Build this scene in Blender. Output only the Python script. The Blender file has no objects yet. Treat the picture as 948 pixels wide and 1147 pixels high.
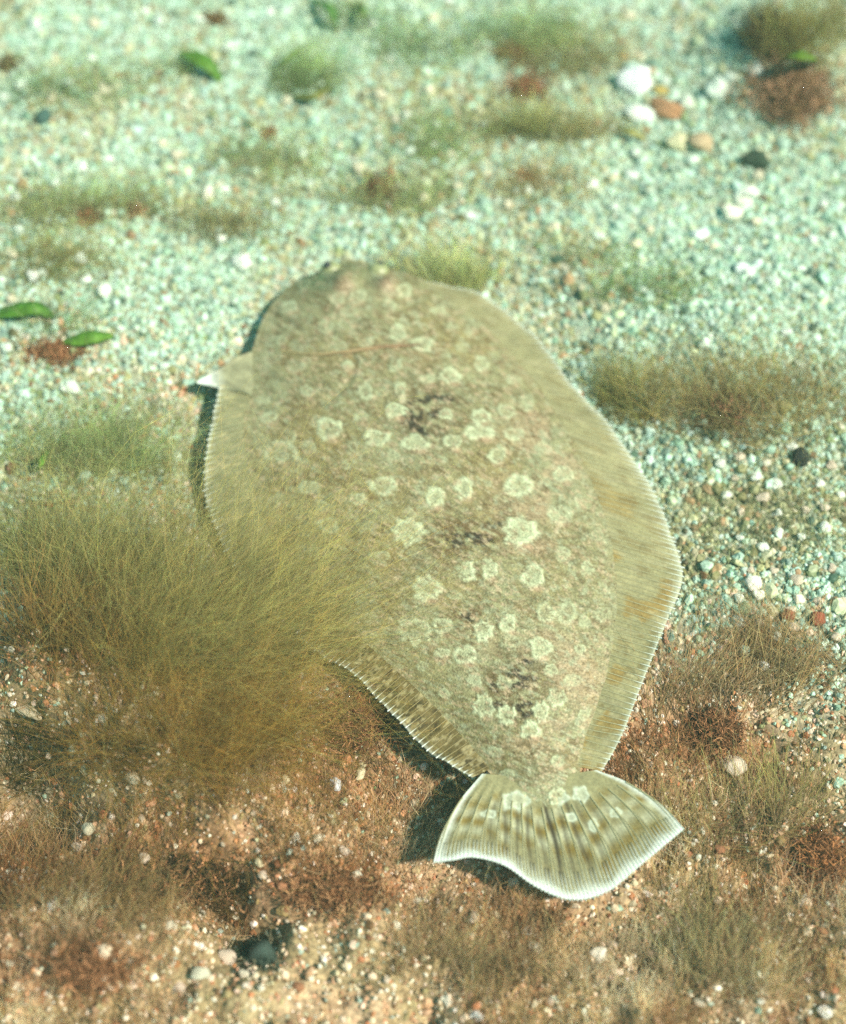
import bpy, bmesh, math, random
import numpy as np
from mathutils import Vector, Matrix

SC = bpy.context.scene
COL = SC.collection
rng = np.random.default_rng(7)
random.seed(7)

# ------------------------------------------------------------------ camera
W, H = 948.0, 1147.0
ELEV = math.radians(60.0)
DIST = 0.75
VFOV = 2 * math.atan(0.24 / 0.75)
FPX = (H / 2) / math.tan(VFOV / 2)
CAM = np.array([0.0, -DIST * math.cos(ELEV), DIST * math.sin(ELEV)])
FWD = np.array([0.0, math.cos(ELEV), -math.sin(ELEV)])
UPV = np.array([0.0, math.sin(ELEV), math.cos(ELEV)])
cd = bpy.data.cameras.new('camera')
cam = bpy.data.objects.new('camera', cd)
COL.objects.link(cam)
cam.location = CAM
cam.rotation_euler = (math.pi / 2 - ELEV, 0, 0)
cd.sensor_fit = 'VERTICAL'
cd.angle_y = VFOV
cd.sensor_height = 24
cd.lens = 12 / math.tan(VFOV / 2)
cd.clip_start = 0.02
cd.clip_end = 60
cd.dof.use_dof = True
cd.dof.focus_distance = 0.70
cd.dof.aperture_fstop = 2.1
cd.dof.aperture_blades = 0
SC.camera = cam

# ------------------------------------------------------------------ world (daylight filtered by the water) and sun
SUN_EL = math.radians(52)
SUN_AZ = math.radians(112)         # clockwise from +Y: from the right, a little from the front
w = bpy.data.worlds.new('World')
SC.world = w
w.use_nodes = True
nt = w.node_tree
nt.nodes.clear()
sky = nt.nodes.new('ShaderNodeTexSky')
sky.sky_type = 'NISHITA'
sky.sun_disc = False
sky.sun_elevation = SUN_EL
sky.sun_rotation = SUN_AZ
tint = nt.nodes.new('ShaderNodeMix')
tint.data_type = 'RGBA'
tint.blend_type = 'MULTIPLY'
tint.inputs[0].default_value = 1.0
tint.inputs[7].default_value = (0.52, 1.0, 0.70, 1)
bg = nt.nodes.new('ShaderNodeBackground')
bg.inputs[1].default_value = 0.145
wo = nt.nodes.new('ShaderNodeOutputWorld')
nt.links.new(sky.outputs[0], tint.inputs[6])
nt.links.new(tint.outputs[2], bg.inputs[0])
nt.links.new(bg.outputs[0], wo.inputs[0])

sl = bpy.data.lights.new('sun', 'SUN')
sl.energy = 5.0
sl.angle = math.radians(3)
sl.color = (1.0, 0.91, 0.76)
sun = bpy.data.objects.new('sun', sl)
COL.objects.link(sun)
sd = Vector((math.cos(SUN_EL) * math.sin(SUN_AZ), math.cos(SUN_EL) * math.cos(SUN_AZ), math.sin(SUN_EL)))
sun.rotation_euler = sd.to_track_quat('Z', 'Y').to_euler()
sun.location = sd * 3

vs = SC.view_settings
vs.view_transform = 'Standard'
vs.look = 'None'
vs.gamma = 1
vs.use_curve_mapping = False
vs.exposure = 0.68
SC.render.engine = 'CYCLES'
SC.cycles.max_bounces = 5
SC.cycles.transparent_max_bounces = 8
SC.cycles.volume_bounces = 0
SC.cycles.use_denoising = False


# ------------------------------------------------------------------ helpers
def P(px, py, z=0.0):
    """photo pixel -> world point on the height z"""
    px = np.asarray(px, float); py = np.asarray(py, float); z = np.asarray(z, float)
    d = FWD + np.stack([(px - W / 2) / FPX, np.zeros_like(px), np.zeros_like(px)], -1) \
        + ((H / 2 - py) / FPX)[..., None] * UPV
    k = (z - CAM[2]) / d[..., 2]
    return CAM + d * k[..., None]


def proj(p):
    v = np.asarray(p, float) - CAM
    dz = v @ FWD
    return W / 2 + FPX * v[..., 0] / dz, H / 2 - FPX * (v @ UPV) / dz


def _hash(ix, iy, seed):
    n = (ix.astype(np.int64) * 374761393 + iy.astype(np.int64) * 668265263 + seed * 974634777) & 0x7fffffff
    n = ((n ^ (n >> 13)) * 1274126177) & 0x7fffffff
    n = (n ^ (n >> 16)) & 0xffffff
    return n / float(0xffffff)


def vn(x, y, seed=0):
    ix = np.floor(x); iy = np.floor(y)
    fx = x - ix; fy = y - iy
    fx = fx * fx * (3 - 2 * fx); fy = fy * fy * (3 - 2 * fy)
    a = _hash(ix, iy, seed); b = _hash(ix + 1, iy, seed)
    c = _hash(ix, iy + 1, seed); d = _hash(ix + 1, iy + 1, seed)
    return (a * (1 - fx) + b * fx) * (1 - fy) + (c * (1 - fx) + d * fx) * fy


def fbm(x, y, f, oct=4, seed=0, gain=0.5):
    s = 0; a = 1; t = 0
    for o in range(oct):
        s = s + a * vn(x * f + 17.3 * o, y * f - 9.1 * o, seed + o * 13)
        t += a; a *= gain; f *= 2.03
    return s / t


def sst(a, b, x):
    t = np.clip((x - a) / (b - a), 0, 1)
    return t * t * (3 - 2 * t)


def mix(a, b, t):
    return a + (b - a) * t


def crv(pts, n, closed=False):
    """Catmull-Rom through the points, n samples uniform in chord length"""
    p = np.asarray(pts, float)
    q = np.vstack([2 * p[0] - p[1], p, 2 * p[-1] - p[-2]])
    L = np.concatenate([[0], np.cumsum(np.linalg.norm(np.diff(p, axis=0), axis=1))])
    u = np.linspace(0, L[-1], n)
    i = np.clip(np.searchsorted(L, u, side='right') - 1, 0, len(p) - 2)
    t = ((u - L[i]) / (L[i + 1] - L[i]))[:, None]
    a, b, c, d = q[i], q[i + 1], q[i + 2], q[i + 3]
    return 0.5 * (2 * b + (c - a) * t + (2 * a - 5 * b + 4 * c - d) * t * t + (3 * b - a - 3 * c + d) * t ** 3)


def crv_at(pts, t):
    """Catmull-Rom at fractional index t"""
    p = np.asarray(pts, float)
    q = np.vstack([2 * p[0] - p[1], p, 2 * p[-1] - p[-2]])
    i = np.clip(np.floor(t).astype(int), 0, len(p) - 2)
    t = (t - i)[:, None]
    a, b, c, d = q[i], q[i + 1], q[i + 2], q[i + 3]
    return 0.5 * (2 * b + (c - a) * t + (2 * a - 5 * b + 4 * c - d) * t * t + (3 * b - a - 3 * c + d) * t ** 3)


def mesh_np(name, v, f, col=None, smooth=True):
    """v (n,3); f list of int arrays of tris/quads"""
    me = bpy.data.meshes.new(name)
    v = np.asarray(v, np.float32)
    fs = f if isinstance(f, list) else [f]
    me.vertices.add(len(v))
    me.vertices.foreach_set('co', v.ravel())
    li = np.concatenate([a.ravel() for a in fs]).astype(np.int32)
    tot = np.concatenate([np.full(len(a), a.shape[1]) for a in fs]).astype(np.int32)
    st = np.concatenate([[0], np.cumsum(tot)[:-1]]).astype(np.int32)
    me.loops.add(len(li))
    me.loops.foreach_set('vertex_index', li)
    me.polygons.add(len(tot))
    me.polygons.foreach_set('loop_start', st)
    me.polygons.foreach_set('use_smooth', np.full(len(tot), smooth))
    me.update(calc_edges=True)
    if col is not None:
        c = np.ones((len(v), 4), np.float32)
        c[:, :3] = np.clip(col, 0, 1)
        at = me.attributes.new('tone', 'FLOAT_COLOR', 'POINT')
        at.data.foreach_set('color', c.ravel())
    return me


def grid_f(nu, nv, off=0):
    i, j = np.meshgrid(np.arange(nu - 1), np.arange(nv - 1), indexing='ij')
    a = i * nv + j + off
    return np.stack([a, a + nv, a + nv + 1, a + 1], -1).reshape(-1, 4)


def obj(name, me, m=None, parent=None, **kw):
    o = bpy.data.objects.new(name, me)
    COL.objects.link(o)
    if m is not None and me is not None and not me.materials:
        me.materials.append(m)
    if parent is not None:
        o.parent = parent
    for k, v in kw.items():
        o[k] = v
    return o


def mat(name):
    m = bpy.data.materials.new(name)
    m.use_nodes = True
    nt = m.node_tree
    nt.nodes.clear()
    out = nt.nodes.new('ShaderNodeOutputMaterial')
    return m, nt, out


def N(nt, typ, **inp):
    n = nt.nodes.new(typ)
    for k, v in inp.items():
        n.inputs[k].default_value = v
    return n


def attr_node(nt, name='tone', typ='GEOMETRY'):
    a = nt.nodes.new('ShaderNodeAttribute')
    a.attribute_type = typ
    a.attribute_name = name
    return a.outputs['Color']


def mult(nt, col, val):
    m = nt.nodes.new('ShaderNodeMix')
    m.data_type = 'RGBA'; m.blend_type = 'MULTIPLY'
    m.inputs[0].default_value = 1
    nt.links.new(col, m.inputs[6]); nt.links.new(val, m.inputs[7])
    return m.outputs[2]


def ramp(nt, fac, stops):
    r = nt.nodes.new('ShaderNodeValToRGB')
    e = r.color_ramp.elements
    e[0].position, e[0].color = stops[0][0], (*stops[0][1], 1)
    e[1].position, e[1].color = stops[-1][0], (*stops[-1][1], 1)
    for p, c in stops[1:-1]:
        x = e.new(p); x.color = (*c, 1)
    nt.links.new(fac, r.inputs[0])
    return r.outputs[0]


def g3(a, b):
    return [(0, (a, a, a)), (1, (b, b, b))]


def principled_attr(name, typ='GEOMETRY', rough=0.6, nscale=300, lo=0.75, hi=1.2, bump=0.0, bscale=600, spec=0.3, sss=0.0, src='tone'):
    m, nt, out = mat(name)
    b = N(nt, 'ShaderNodeBsdfPrincipled', Roughness=rough)
    b.inputs['Specular IOR Level'].default_value = spec
    if src == 'OBJ':
        c = nt.nodes.new('ShaderNodeObjectInfo').outputs['Color']
    else:
        c = attr_node(nt, src, typ)
    tc = nt.nodes.new('ShaderNodeTexCoord')
    no = N(nt, 'ShaderNodeTexNoise', Scale=nscale, Detail=3.0)
    nt.links.new(tc.outputs['Object'], no.inputs['Vector'])
    r = ramp(nt, no.outputs['Fac'], [(0.3, (lo,) * 3), (0.7, (hi,) * 3)])
    cc = mult(nt, c, r)
    nt.links.new(cc, b.inputs['Base Color'])
    if sss:
        b.inputs['Subsurface Weight'].default_value = sss
        b.inputs['Subsurface Scale'].default_value = 0.002
        b.inputs['Subsurface Radius'].default_value = (1, 0.6, 0.4)
    if bump:
        n2 = N(nt, 'ShaderNodeTexNoise', Scale=bscale, Detail=3.0)
        nt.links.new(tc.outputs['Object'], n2.inputs['Vector'])
        bp = N(nt, 'ShaderNodeBump', Strength=bump, Distance=0.0006)
        nt.links.new(n2.outputs['Fac'], bp.inputs['Height'])
        nt.links.new(bp.outputs['Normal'], b.inputs['Normal'])
    nt.links.new(b.outputs[0], out.inputs[0])
    return m


def leafy(name, trans=0.5, rough=0.6, src='tone', nscale=250, lo=0.8, hi=1.2):
    m, nt, out = mat(name)
    c = nt.nodes.new('ShaderNodeObjectInfo').outputs['Color'] if src == 'OBJ' else attr_node(nt, src)
    tc = nt.nodes.new('ShaderNodeTexCoord')
    no = N(nt, 'ShaderNodeTexNoise', Scale=nscale, Detail=3.0)
    nt.links.new(tc.outputs['Object'], no.inputs['Vector'])
    c = mult(nt, c, ramp(nt, no.outputs['Fac'], [(0.3, (lo,) * 3), (0.7, (hi,) * 3)]))
    b = N(nt, 'ShaderNodeBsdfPrincipled', Roughness=rough)
    b.inputs['Specular IOR Level'].default_value = 0.25
    t = nt.nodes.new('ShaderNodeBsdfTranslucent')
    nt.links.new(c, b.inputs['Base Color']); nt.links.new(c, t.inputs['Color'])
    ms = nt.nodes.new('ShaderNodeMixShader')
    ms.inputs[0].default_value = trans
    nt.links.new(b.outputs[0], ms.inputs[1]); nt.links.new(t.outputs[0], ms.inputs[2])
    nt.links.new(ms.outputs[0], out.inputs[0])
    return m


M_SKIN = principled_attr('flounder_skin', rough=0.5, nscale=900, lo=0.72, hi=1.25, bump=0.7, bscale=1100, spec=0.3)
M_FIN = leafy('flounder_fin', 0.15, nscale=900, lo=0.8, hi=1.18)
M_RAY = leafy('fin_ray', 0.1, nscale=500, lo=0.9, hi=1.1)
M_GRAIN = principled_attr('sand_grain', 'INSTANCER', rough=0.55, nscale=1.2, lo=0.75, hi=1.2, spec=0.35, src='gcol')
M_PEBBLE = principled_attr('pebble_stone', rough=0.55, nscale=260, lo=0.7, hi=1.2, bump=0.6, bscale=900, src='OBJ')
M_ALGA = leafy('alga_filament', 0.6, rough=0.7, nscale=60, lo=0.75, hi=1.25)
M_BLADE = leafy('green_blade', 0.35, rough=0.5, nscale=350, lo=0.7, hi=1.25)
M_RED = principled_attr('red_alga', rough=0.7, nscale=500, lo=0.55, hi=1.35, spec=0.2)


# ------------------------------------------------------------------ the seabed's shape
def ell(x, y, cx, cy, a, b, ang):
    c, s = math.cos(ang), math.sin(ang)
    u = (x - cx) * c + (y - cy) * s
    v = -(x - cx) * s + (y - cy) * c
    return np.sqrt((u / a) ** 2 + (v / b) ** 2)


FC = P(500, 570)                       # middle of the fish on the ground
FTOP, FBOT = P(385, 295), P(625, 990)
FANG = math.atan2(FTOP[1] - FBOT[1], FTOP[0] - FBOT[0])


OUTL = [(345, 302), (375, 289), (440, 302), (500, 320), (548, 337), (594, 372), (642, 430), (700, 495), (738, 556), (760, 612), (766, 652), (747, 700), (719, 770), (697, 826),
        (675, 864), (702, 878), (740, 904), (765, 933), (720, 970), (680, 1000), (640, 1008), (600, 995), (565, 974), (530, 966), (486, 971), (494, 940), (513, 902), (535, 870),
        (482, 846), (440, 805), (400, 762), (318, 702), (270, 650), (240, 592), (228, 545), (236, 478), (222, 428), (280, 395), (300, 340)]
OUTW = P(np.array([p[0] for p in OUTL]), np.array([p[1] for p in OUTL]), np.full(len(OUTL), 0.007))[:, :2]


def in_fish(x, y):
    w_ = np.zeros(x.shape, bool)
    q = np.roll(OUTW, -1, 0)
    for (x0, y0), (x1, y1) in zip(OUTW, q):
        if y0 == y1:
            continue
        t = ((y0 > y) != (y1 > y)) & (x < (x1 - x0) * (y - y0) / (y1 - y0) + x0)
        w_ ^= t
    return w_


def low_mask(x, y):
    """0 on the clean sand, 1 on the turf-covered ground"""
    n = fbm(x, y, 9, 4, 5) - 0.5
    line = P(474, 655)[1] - 0.02 * np.tanh(x * 8)
    return sst(0.095, -0.085, (y - line) + n * 0.24 + 0.035 * sst(0.05, 0.2, x))


HOLES = [  # px, py, radius m, depth m : dips that are seen in the photograph
    (15, 885, 0.030, 0.055), (470, 900, 0.045, 0.010), (250, 1012, 0.018, 0.022), (285, 1040, 0.015, 0.016),
    (480, 985, 0.022, 0.010), (215, 990, 0.015, 0.015), (130, 935, 0.03, 0.014), (205, 500, 0.03, 0.004), (620, 955, 0.05, 0.006)]
HUMPS = [(200, 800, 0.055, 0.020), (90, 760, 0.05, 0.016), (90, 1060, 0.05, 0.012), (400, 1040, 0.05, 0.008),
         (900, 700, 0.05, 0.010), (880, 90, 0.045, 0.022), (840, 430, 0.05, 0.010), (30, 245, 0.05, 0.008)]


def gh(x, y):
    x = np.asarray(x, float); y = np.asarray(y, float)
    L = low_mask(x, y)
    h = (fbm(x, y, 7, 3, 1) - 0.5) * 0.016 + (fbm(x, y, 40, 3, 2) - 0.5) * 0.005
    h = h + L * ((fbm(x, y, 24, 3, 3) - 0.5) * 0.024 + (fbm(x, y, 80, 4, 4, 0.62) - 0.5) * 0.020 - 0.004)
    m = sst(1.08, 0.8, ell(x, y, FC[0], FC[1], 0.19, 0.125, FANG))
    h = mix(h, -0.006 + (fbm(x, y, 60, 2, 8) - 0.5) * 0.004, m)
    for px, py, r, d in HOLES:
        c = P(px, py)
        h = h - d * np.exp(-((x - c[0]) ** 2 + (y - c[1]) ** 2) / (r * r))
    for px, py, r, d in HUMPS:
        c = P(px, py)
        h = h + d * np.exp(-((x - c[0]) ** 2 + (y - c[1]) ** 2) / (r * r))
    pm_ = sst(1.3, 0.9, ell(x, y, FC[0], FC[1], 0.19, 0.125, FANG))
    h = mix(h, np.minimum(h, 0.0005 + 0.15 * h), pm_)          # nothing stands up through the fish
    return h


def ground_pt(px, py):
    """photo pixel -> point on the uneven seabed"""
    z = np.zeros_like(np.asarray(px, float))
    for _ in range(4):
        p = P(px, py, z)
        z = gh(p[..., 0], p[..., 1])
    p = P(px, py, z)
    return p


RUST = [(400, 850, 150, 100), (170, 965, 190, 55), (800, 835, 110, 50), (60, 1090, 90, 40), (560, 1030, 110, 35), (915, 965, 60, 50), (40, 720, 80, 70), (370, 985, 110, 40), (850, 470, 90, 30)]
PALE = [(250, 1085, 110, 45), (760, 1090, 150, 50), (850, 900, 80, 40), (420, 1060, 80, 30), (640, 1075, 60, 25), (880, 620, 90, 60)]


def field(lst, x, y):
    qx, qy = proj(np.stack([x, y, np.zeros_like(x)], -1))
    m = np.zeros(np.shape(x))
    for a, b, c, d in lst:
        m = np.maximum(m, np.exp(-(((qx - a) / c) ** 2 + ((qy - b) / d) ** 2)))
    return m


def axis_lines(lo, hi, fine, far):
    a = np.arange(lo, hi, fine)
    g = fine * 1.25 ** np.arange(1, 60)
    r = hi + np.cumsum(g); r = r[r < far]
    l = lo - np.cumsum(g); l = l[l > -far]
    return np.concatenate([l[::-1], a, r])


gx = axis_lines(-0.36, 0.36, 0.0024, 7.5)
gy = axis_lines(-0.30, 0.50, 0.0024, 7.5)
X, Y = np.meshgrid(gx, gy, indexing='ij')
Z = gh(X, Y)
Lm = low_mask(X, Y)
n1 = fbm(X, Y, 30, 4, 21)[..., None]; n2 = fbm(X, Y, 160, 3, 22)[..., None]
sandc = mix(np.array([0.22, 0.27, 0.20]), np.array([0.42, 0.46, 0.36]), n2)
sandc = mix(sandc, np.array([0.20, 0.17, 0.08]), sst(0.5, 0.72, n1) * 0.6)
turfc = mix(np.array([0.25, 0.15, 0.075]), np.array([0.56, 0.41, 0.27]), n2)
turfc = mix(turfc, np.array([0.24, 0.19, 0.09]), sst(0.4, 0.65, n1) * 0.6)
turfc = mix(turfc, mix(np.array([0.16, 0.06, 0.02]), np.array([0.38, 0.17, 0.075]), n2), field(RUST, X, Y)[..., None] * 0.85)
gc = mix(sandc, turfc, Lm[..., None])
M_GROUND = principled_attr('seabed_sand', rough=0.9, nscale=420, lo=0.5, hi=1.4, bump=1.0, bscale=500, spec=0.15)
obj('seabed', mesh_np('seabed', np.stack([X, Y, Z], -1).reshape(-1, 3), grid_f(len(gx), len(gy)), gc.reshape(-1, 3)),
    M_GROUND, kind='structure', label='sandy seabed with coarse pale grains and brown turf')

# ------------------------------------------------------------------ sand grains (uncountable)
NG = 290000
x = rng.uniform(-0.38, 0.38, NG); y = rng.uniform(-0.29, 0.53, NG)
L = low_mask(x, y)
keep = rng.random(NG) < mix(1.0, 0.55, L)
x, y, L = x[keep], y[keep], L[keep]
n = len(x)
size = np.exp(rng.normal(math.log(0.00088), 0.42, n))
size = np.clip(size * mix(1.0, 0.75, L), 0.0005, 0.0032)
z = gh(x, y) + size * rng.uniform(-0.3, 0.55, n)
SAND = [((0.66, 0.78, 0.66), 28), ((0.52, 0.66, 0.53), 30), ((0.40, 0.53, 0.42), 18), ((0.24, 0.34, 0.26), 10), ((0.08, 0.13, 0.09), 4.5),  # algae film green, plus the water's teal cast put into the colour
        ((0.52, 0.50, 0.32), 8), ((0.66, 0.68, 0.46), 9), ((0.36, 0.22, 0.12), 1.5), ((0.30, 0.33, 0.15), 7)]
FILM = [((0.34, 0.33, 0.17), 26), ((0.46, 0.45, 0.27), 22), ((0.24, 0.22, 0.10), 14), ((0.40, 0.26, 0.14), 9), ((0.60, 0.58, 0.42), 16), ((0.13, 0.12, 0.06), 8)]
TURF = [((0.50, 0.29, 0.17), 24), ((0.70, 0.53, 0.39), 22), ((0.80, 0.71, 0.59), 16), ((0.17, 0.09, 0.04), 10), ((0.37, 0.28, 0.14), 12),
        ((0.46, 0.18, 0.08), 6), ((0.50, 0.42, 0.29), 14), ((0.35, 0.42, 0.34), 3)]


def pick(pal, n):
    c = np.array([p[0] for p in pal]); wt = np.array([p[1] for p in pal], float)
    return c[rng.choice(len(pal), n, p=wt / wt.sum())]


patch = sst(0.50, 0.66, fbm(x, y, 16, 4, 31))            # brownish film on parts of the sand
BR = [(90, 235, 130, 25), (590, 110, 90, 60), (420, 212, 40, 25), (60, 390, 70, 22), (885, 105, 80, 60), (250, 230, 60, 20), (820, 450, 110, 60), (600, 200, 50, 25), (860, 570, 120, 80), (640, 70, 90, 40), (300, 190, 80, 30), (40, 290, 90, 30)]
qx, qy = proj(np.stack([x, y, z], -1))
pm = np.zeros(n)
for a, b, c, d in BR:
    pm = np.maximum(pm, np.exp(-(((qx - a) / c) ** 2 + ((qy - b) / d) ** 2)))
pf = np.clip(0.55 * patch + 0.8 * pm * rng.uniform(0.3, 1, n), 0, 1)
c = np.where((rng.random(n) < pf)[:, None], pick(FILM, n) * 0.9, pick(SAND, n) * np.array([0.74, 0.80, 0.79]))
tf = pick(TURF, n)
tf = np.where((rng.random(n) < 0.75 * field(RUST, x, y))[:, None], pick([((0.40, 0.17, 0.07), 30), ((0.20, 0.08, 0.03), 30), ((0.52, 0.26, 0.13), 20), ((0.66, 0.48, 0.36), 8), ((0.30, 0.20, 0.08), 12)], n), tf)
c = np.where((rng.random(n) < L)[:, None], tf, c)  # warm turf grains against minty sand also carry the light's colour shift
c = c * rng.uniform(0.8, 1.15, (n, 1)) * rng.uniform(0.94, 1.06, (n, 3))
gm = bpy.data.meshes.new('sand_grains')
gm.vertices.add(n)
gm.vertices.foreach_set('co', np.stack([x, y, z], -1).astype(np.float32).ravel())
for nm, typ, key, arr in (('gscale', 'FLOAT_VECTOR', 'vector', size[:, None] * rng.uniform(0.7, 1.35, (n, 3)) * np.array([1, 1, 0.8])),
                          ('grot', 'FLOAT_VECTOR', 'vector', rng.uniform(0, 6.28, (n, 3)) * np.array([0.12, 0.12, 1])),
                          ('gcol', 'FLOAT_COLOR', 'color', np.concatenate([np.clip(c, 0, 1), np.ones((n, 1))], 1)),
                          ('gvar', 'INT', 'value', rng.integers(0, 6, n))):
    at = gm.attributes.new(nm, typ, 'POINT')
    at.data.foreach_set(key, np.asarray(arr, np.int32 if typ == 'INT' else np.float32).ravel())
ng = bpy.data.node_groups.new('scatter_grains', 'GeometryNodeTree')
ng.interface.new_socket('Geometry', in_out='INPUT', socket_type='NodeSocketGeometry')
ng.interface.new_socket('Geometry', in_out='OUTPUT', socket_type='NodeSocketGeometry')
gi = ng.nodes.new('NodeGroupInput'); go = ng.nodes.new('NodeGroupOutput')
join = ng.nodes.new('GeometryNodeJoinGeometry')
for k in range(6):
    ico = ng.nodes.new('GeometryNodeMeshIcoSphere')
    ico.inputs['Radius'].default_value = 1.0
    ico.inputs['Subdivisions'].default_value = 2
    noi = ng.nodes.new('ShaderNodeTexNoise')
    noi.noise_dimensions = '4D'
    noi.inputs['W'].default_value = k * 3.7
    noi.inputs['Scale'].default_value = 0.9
    sub = ng.nodes.new('ShaderNodeVectorMath'); sub.operation = 'SUBTRACT'
    sub.inputs[1].default_value = (0.5, 0.5, 0.5)
    scl = ng.nodes.new('ShaderNodeVectorMath'); scl.operation = 'SCALE'
    scl.inputs['Scale'].default_value = 1.7
    sp = ng.nodes.new('GeometryNodeSetPosition')
    sm = ng.nodes.new('GeometryNodeSetMaterial')
    sm.inputs['Material'].default_value = M_GRAIN
    gti = ng.nodes.new('GeometryNodeGeometryToInstance')
    ng.links.new(ico.outputs['Mesh'], sp.inputs['Geometry'])
    ng.links.new(noi.outputs['Color'], sub.inputs[0])
    ng.links.new(sub.outputs[0], scl.inputs[0])
    ng.links.new(scl.outputs[0], sp.inputs['Offset'])
    ng.links.new(sp.outputs[0], sm.inputs['Geometry'])
    ng.links.new(sm.outputs[0], gti.inputs[0])
    ng.links.new(gti.outputs[0], join.inputs[0])
iop = ng.nodes.new('GeometryNodeInstanceOnPoints')
iop.inputs['Pick Instance'].default_value = True


def named(nm, typ):
    a = ng.nodes.new('GeometryNodeInputNamedAttribute')
    a.data_type = typ
    a.inputs['Name'].default_value = nm
    return a.outputs[0]


ng.links.new(gi.outputs[0], iop.inputs['Points'])
ng.links.new(join.outputs[0], iop.inputs['Instance'])
ng.links.new(named('gvar', 'INT'), iop.inputs['Instance Index'])
ng.links.new(named('gscale', 'FLOAT_VECTOR'), iop.inputs['Scale'])
ng.links.new(named('grot', 'FLOAT_VECTOR'), iop.inputs['Rotation'])
ng.links.new(iop.outputs[0], go.inputs[0])
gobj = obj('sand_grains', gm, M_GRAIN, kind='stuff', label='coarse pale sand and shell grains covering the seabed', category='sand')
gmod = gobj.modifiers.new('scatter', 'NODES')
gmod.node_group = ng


# ------------------------------------------------------------------ filaments
def strands(roots, dirs, lens, rad, colA, colB, seg=5, wob=0.12, droop=0.0, curl=0.0):
    """thin three-sided tapering tubes; returns verts, faces, colours"""
    n = len(roots)
    t = np.linspace(0, 1, seg)[None, :, None]
    d = dirs / np.linalg.norm(dirs, axis=1, keepdims=True)
    r1 = rng.normal(size=(n, 3)); s1 = np.cross(d, r1); s1 /= np.linalg.norm(s1, axis=1, keepdims=True)
    s2 = np.cross(d, s1)
    Ln = lens[:, None, None]
    ph = rng.uniform(0, 6.28, (n, 1, 1)); am = rng.normal(0, wob, (n, 1, 1)); bm_ = rng.normal(0, wob, (n, 1, 1))
    fr = rng.uniform(1.5, 4.5, (n, 1, 1))
    p = roots[:, None, :] + d[:, None, :] * (Ln * t)
    p = p + s1[:, None, :] * Ln * (am * (np.sin(fr * t + ph) - np.sin(ph)) + rng.normal(0, curl + 1e-6, (n, 1, 1)) * t * t)
    p = p + s2[:, None, :] * Ln * (bm_ * (np.cos(fr * t + ph) - np.cos(ph)))
    p[:, :, 2] -= (droop * lens[:, None] * t[:, :, 0] ** 2)
    rr = rad[:, None] * (1 - 0.75 * t[:, :, 0])
    a = np.array([0, 2.094, 4.189])
    ring = s1[:, None, None, :] * np.cos(a)[None, None, :, None] + s2[:, None, None, :] * np.sin(a)[None, None, :, None]
    v = p[:, :, None, :] + ring * rr[:, :, None, None]
    v = v.reshape(-1, 3)
    base = (np.arange(n) * seg * 3)[:, None, None]
    k = np.arange(seg - 1)[None, :, None] * 3
    j = np.arange(3)[None, None, :]; j2 = (j + 1) % 3
    f = np.stack([base + k + j, base + k + j2, base + k + 3 + j2, base + k + 3 + j], -1).reshape(-1, 4)
    c = colA[:, None, :] * (1 - t) + colB[:, None, :] * t
    c = np.repeat(c[:, :, None, :], 3, 2).reshape(-1, 3)
    return v, f, c


def tuft(label, px, py, rx, ry, sdir, ln, cnt, ca, cb, rad=0.00013, spread=0.35, lift=0.35, wob=0.10, droop=0.15, group=None,
         name='algae_tuft', cat='algae', seg=6, clump=7):
    cnt = int(cnt * 0.75)
    """filaments rooted in an ellipse (photo pixels), streaming along sdir (right, away) with a lift"""
    ang = rng.uniform(0, 6.28, cnt); rad_ = np.sqrt(rng.random(cnt))
    # roots gather in bunches
    ca_ = rng.uniform(0, 6.28, clump); cr = np.sqrt(rng.random(clump))
    kk = rng.integers(0, clump, cnt)
    fx = 0.75 * cr[kk] * np.cos(ca_[kk]) + 0.42 * rad_ * np.cos(ang)
    fy = 0.75 * cr[kk] * np.sin(ca_[kk]) + 0.42 * rad_ * np.sin(ang)
    r = ground_pt(px + rx * fx, py + ry * fy)
    mpp = 1.0 / 2390
    base = np.array([sdir[0], sdir[1], lift])
    cd_ = rng.normal(0, spread * 0.6, (clump, 3))
    d = base + cd_[kk] + rng.normal(0, spread, (cnt, 3))
    d[:, 2] = np.abs(d[:, 2]) * 0.9 + 0.03
    ll = ln * mpp * rng.uniform(0.35, 1.15, cnt)
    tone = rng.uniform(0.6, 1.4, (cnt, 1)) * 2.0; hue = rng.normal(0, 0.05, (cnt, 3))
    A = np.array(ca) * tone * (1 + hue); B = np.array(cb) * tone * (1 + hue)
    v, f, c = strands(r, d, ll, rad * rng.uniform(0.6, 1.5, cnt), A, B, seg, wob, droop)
    o0 = ground_pt(float(px), float(py))
    v = v - o0
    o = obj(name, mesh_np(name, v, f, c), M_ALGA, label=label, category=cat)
    o.location = o0
    if group:
        o['group'] = group
    return o


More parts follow.
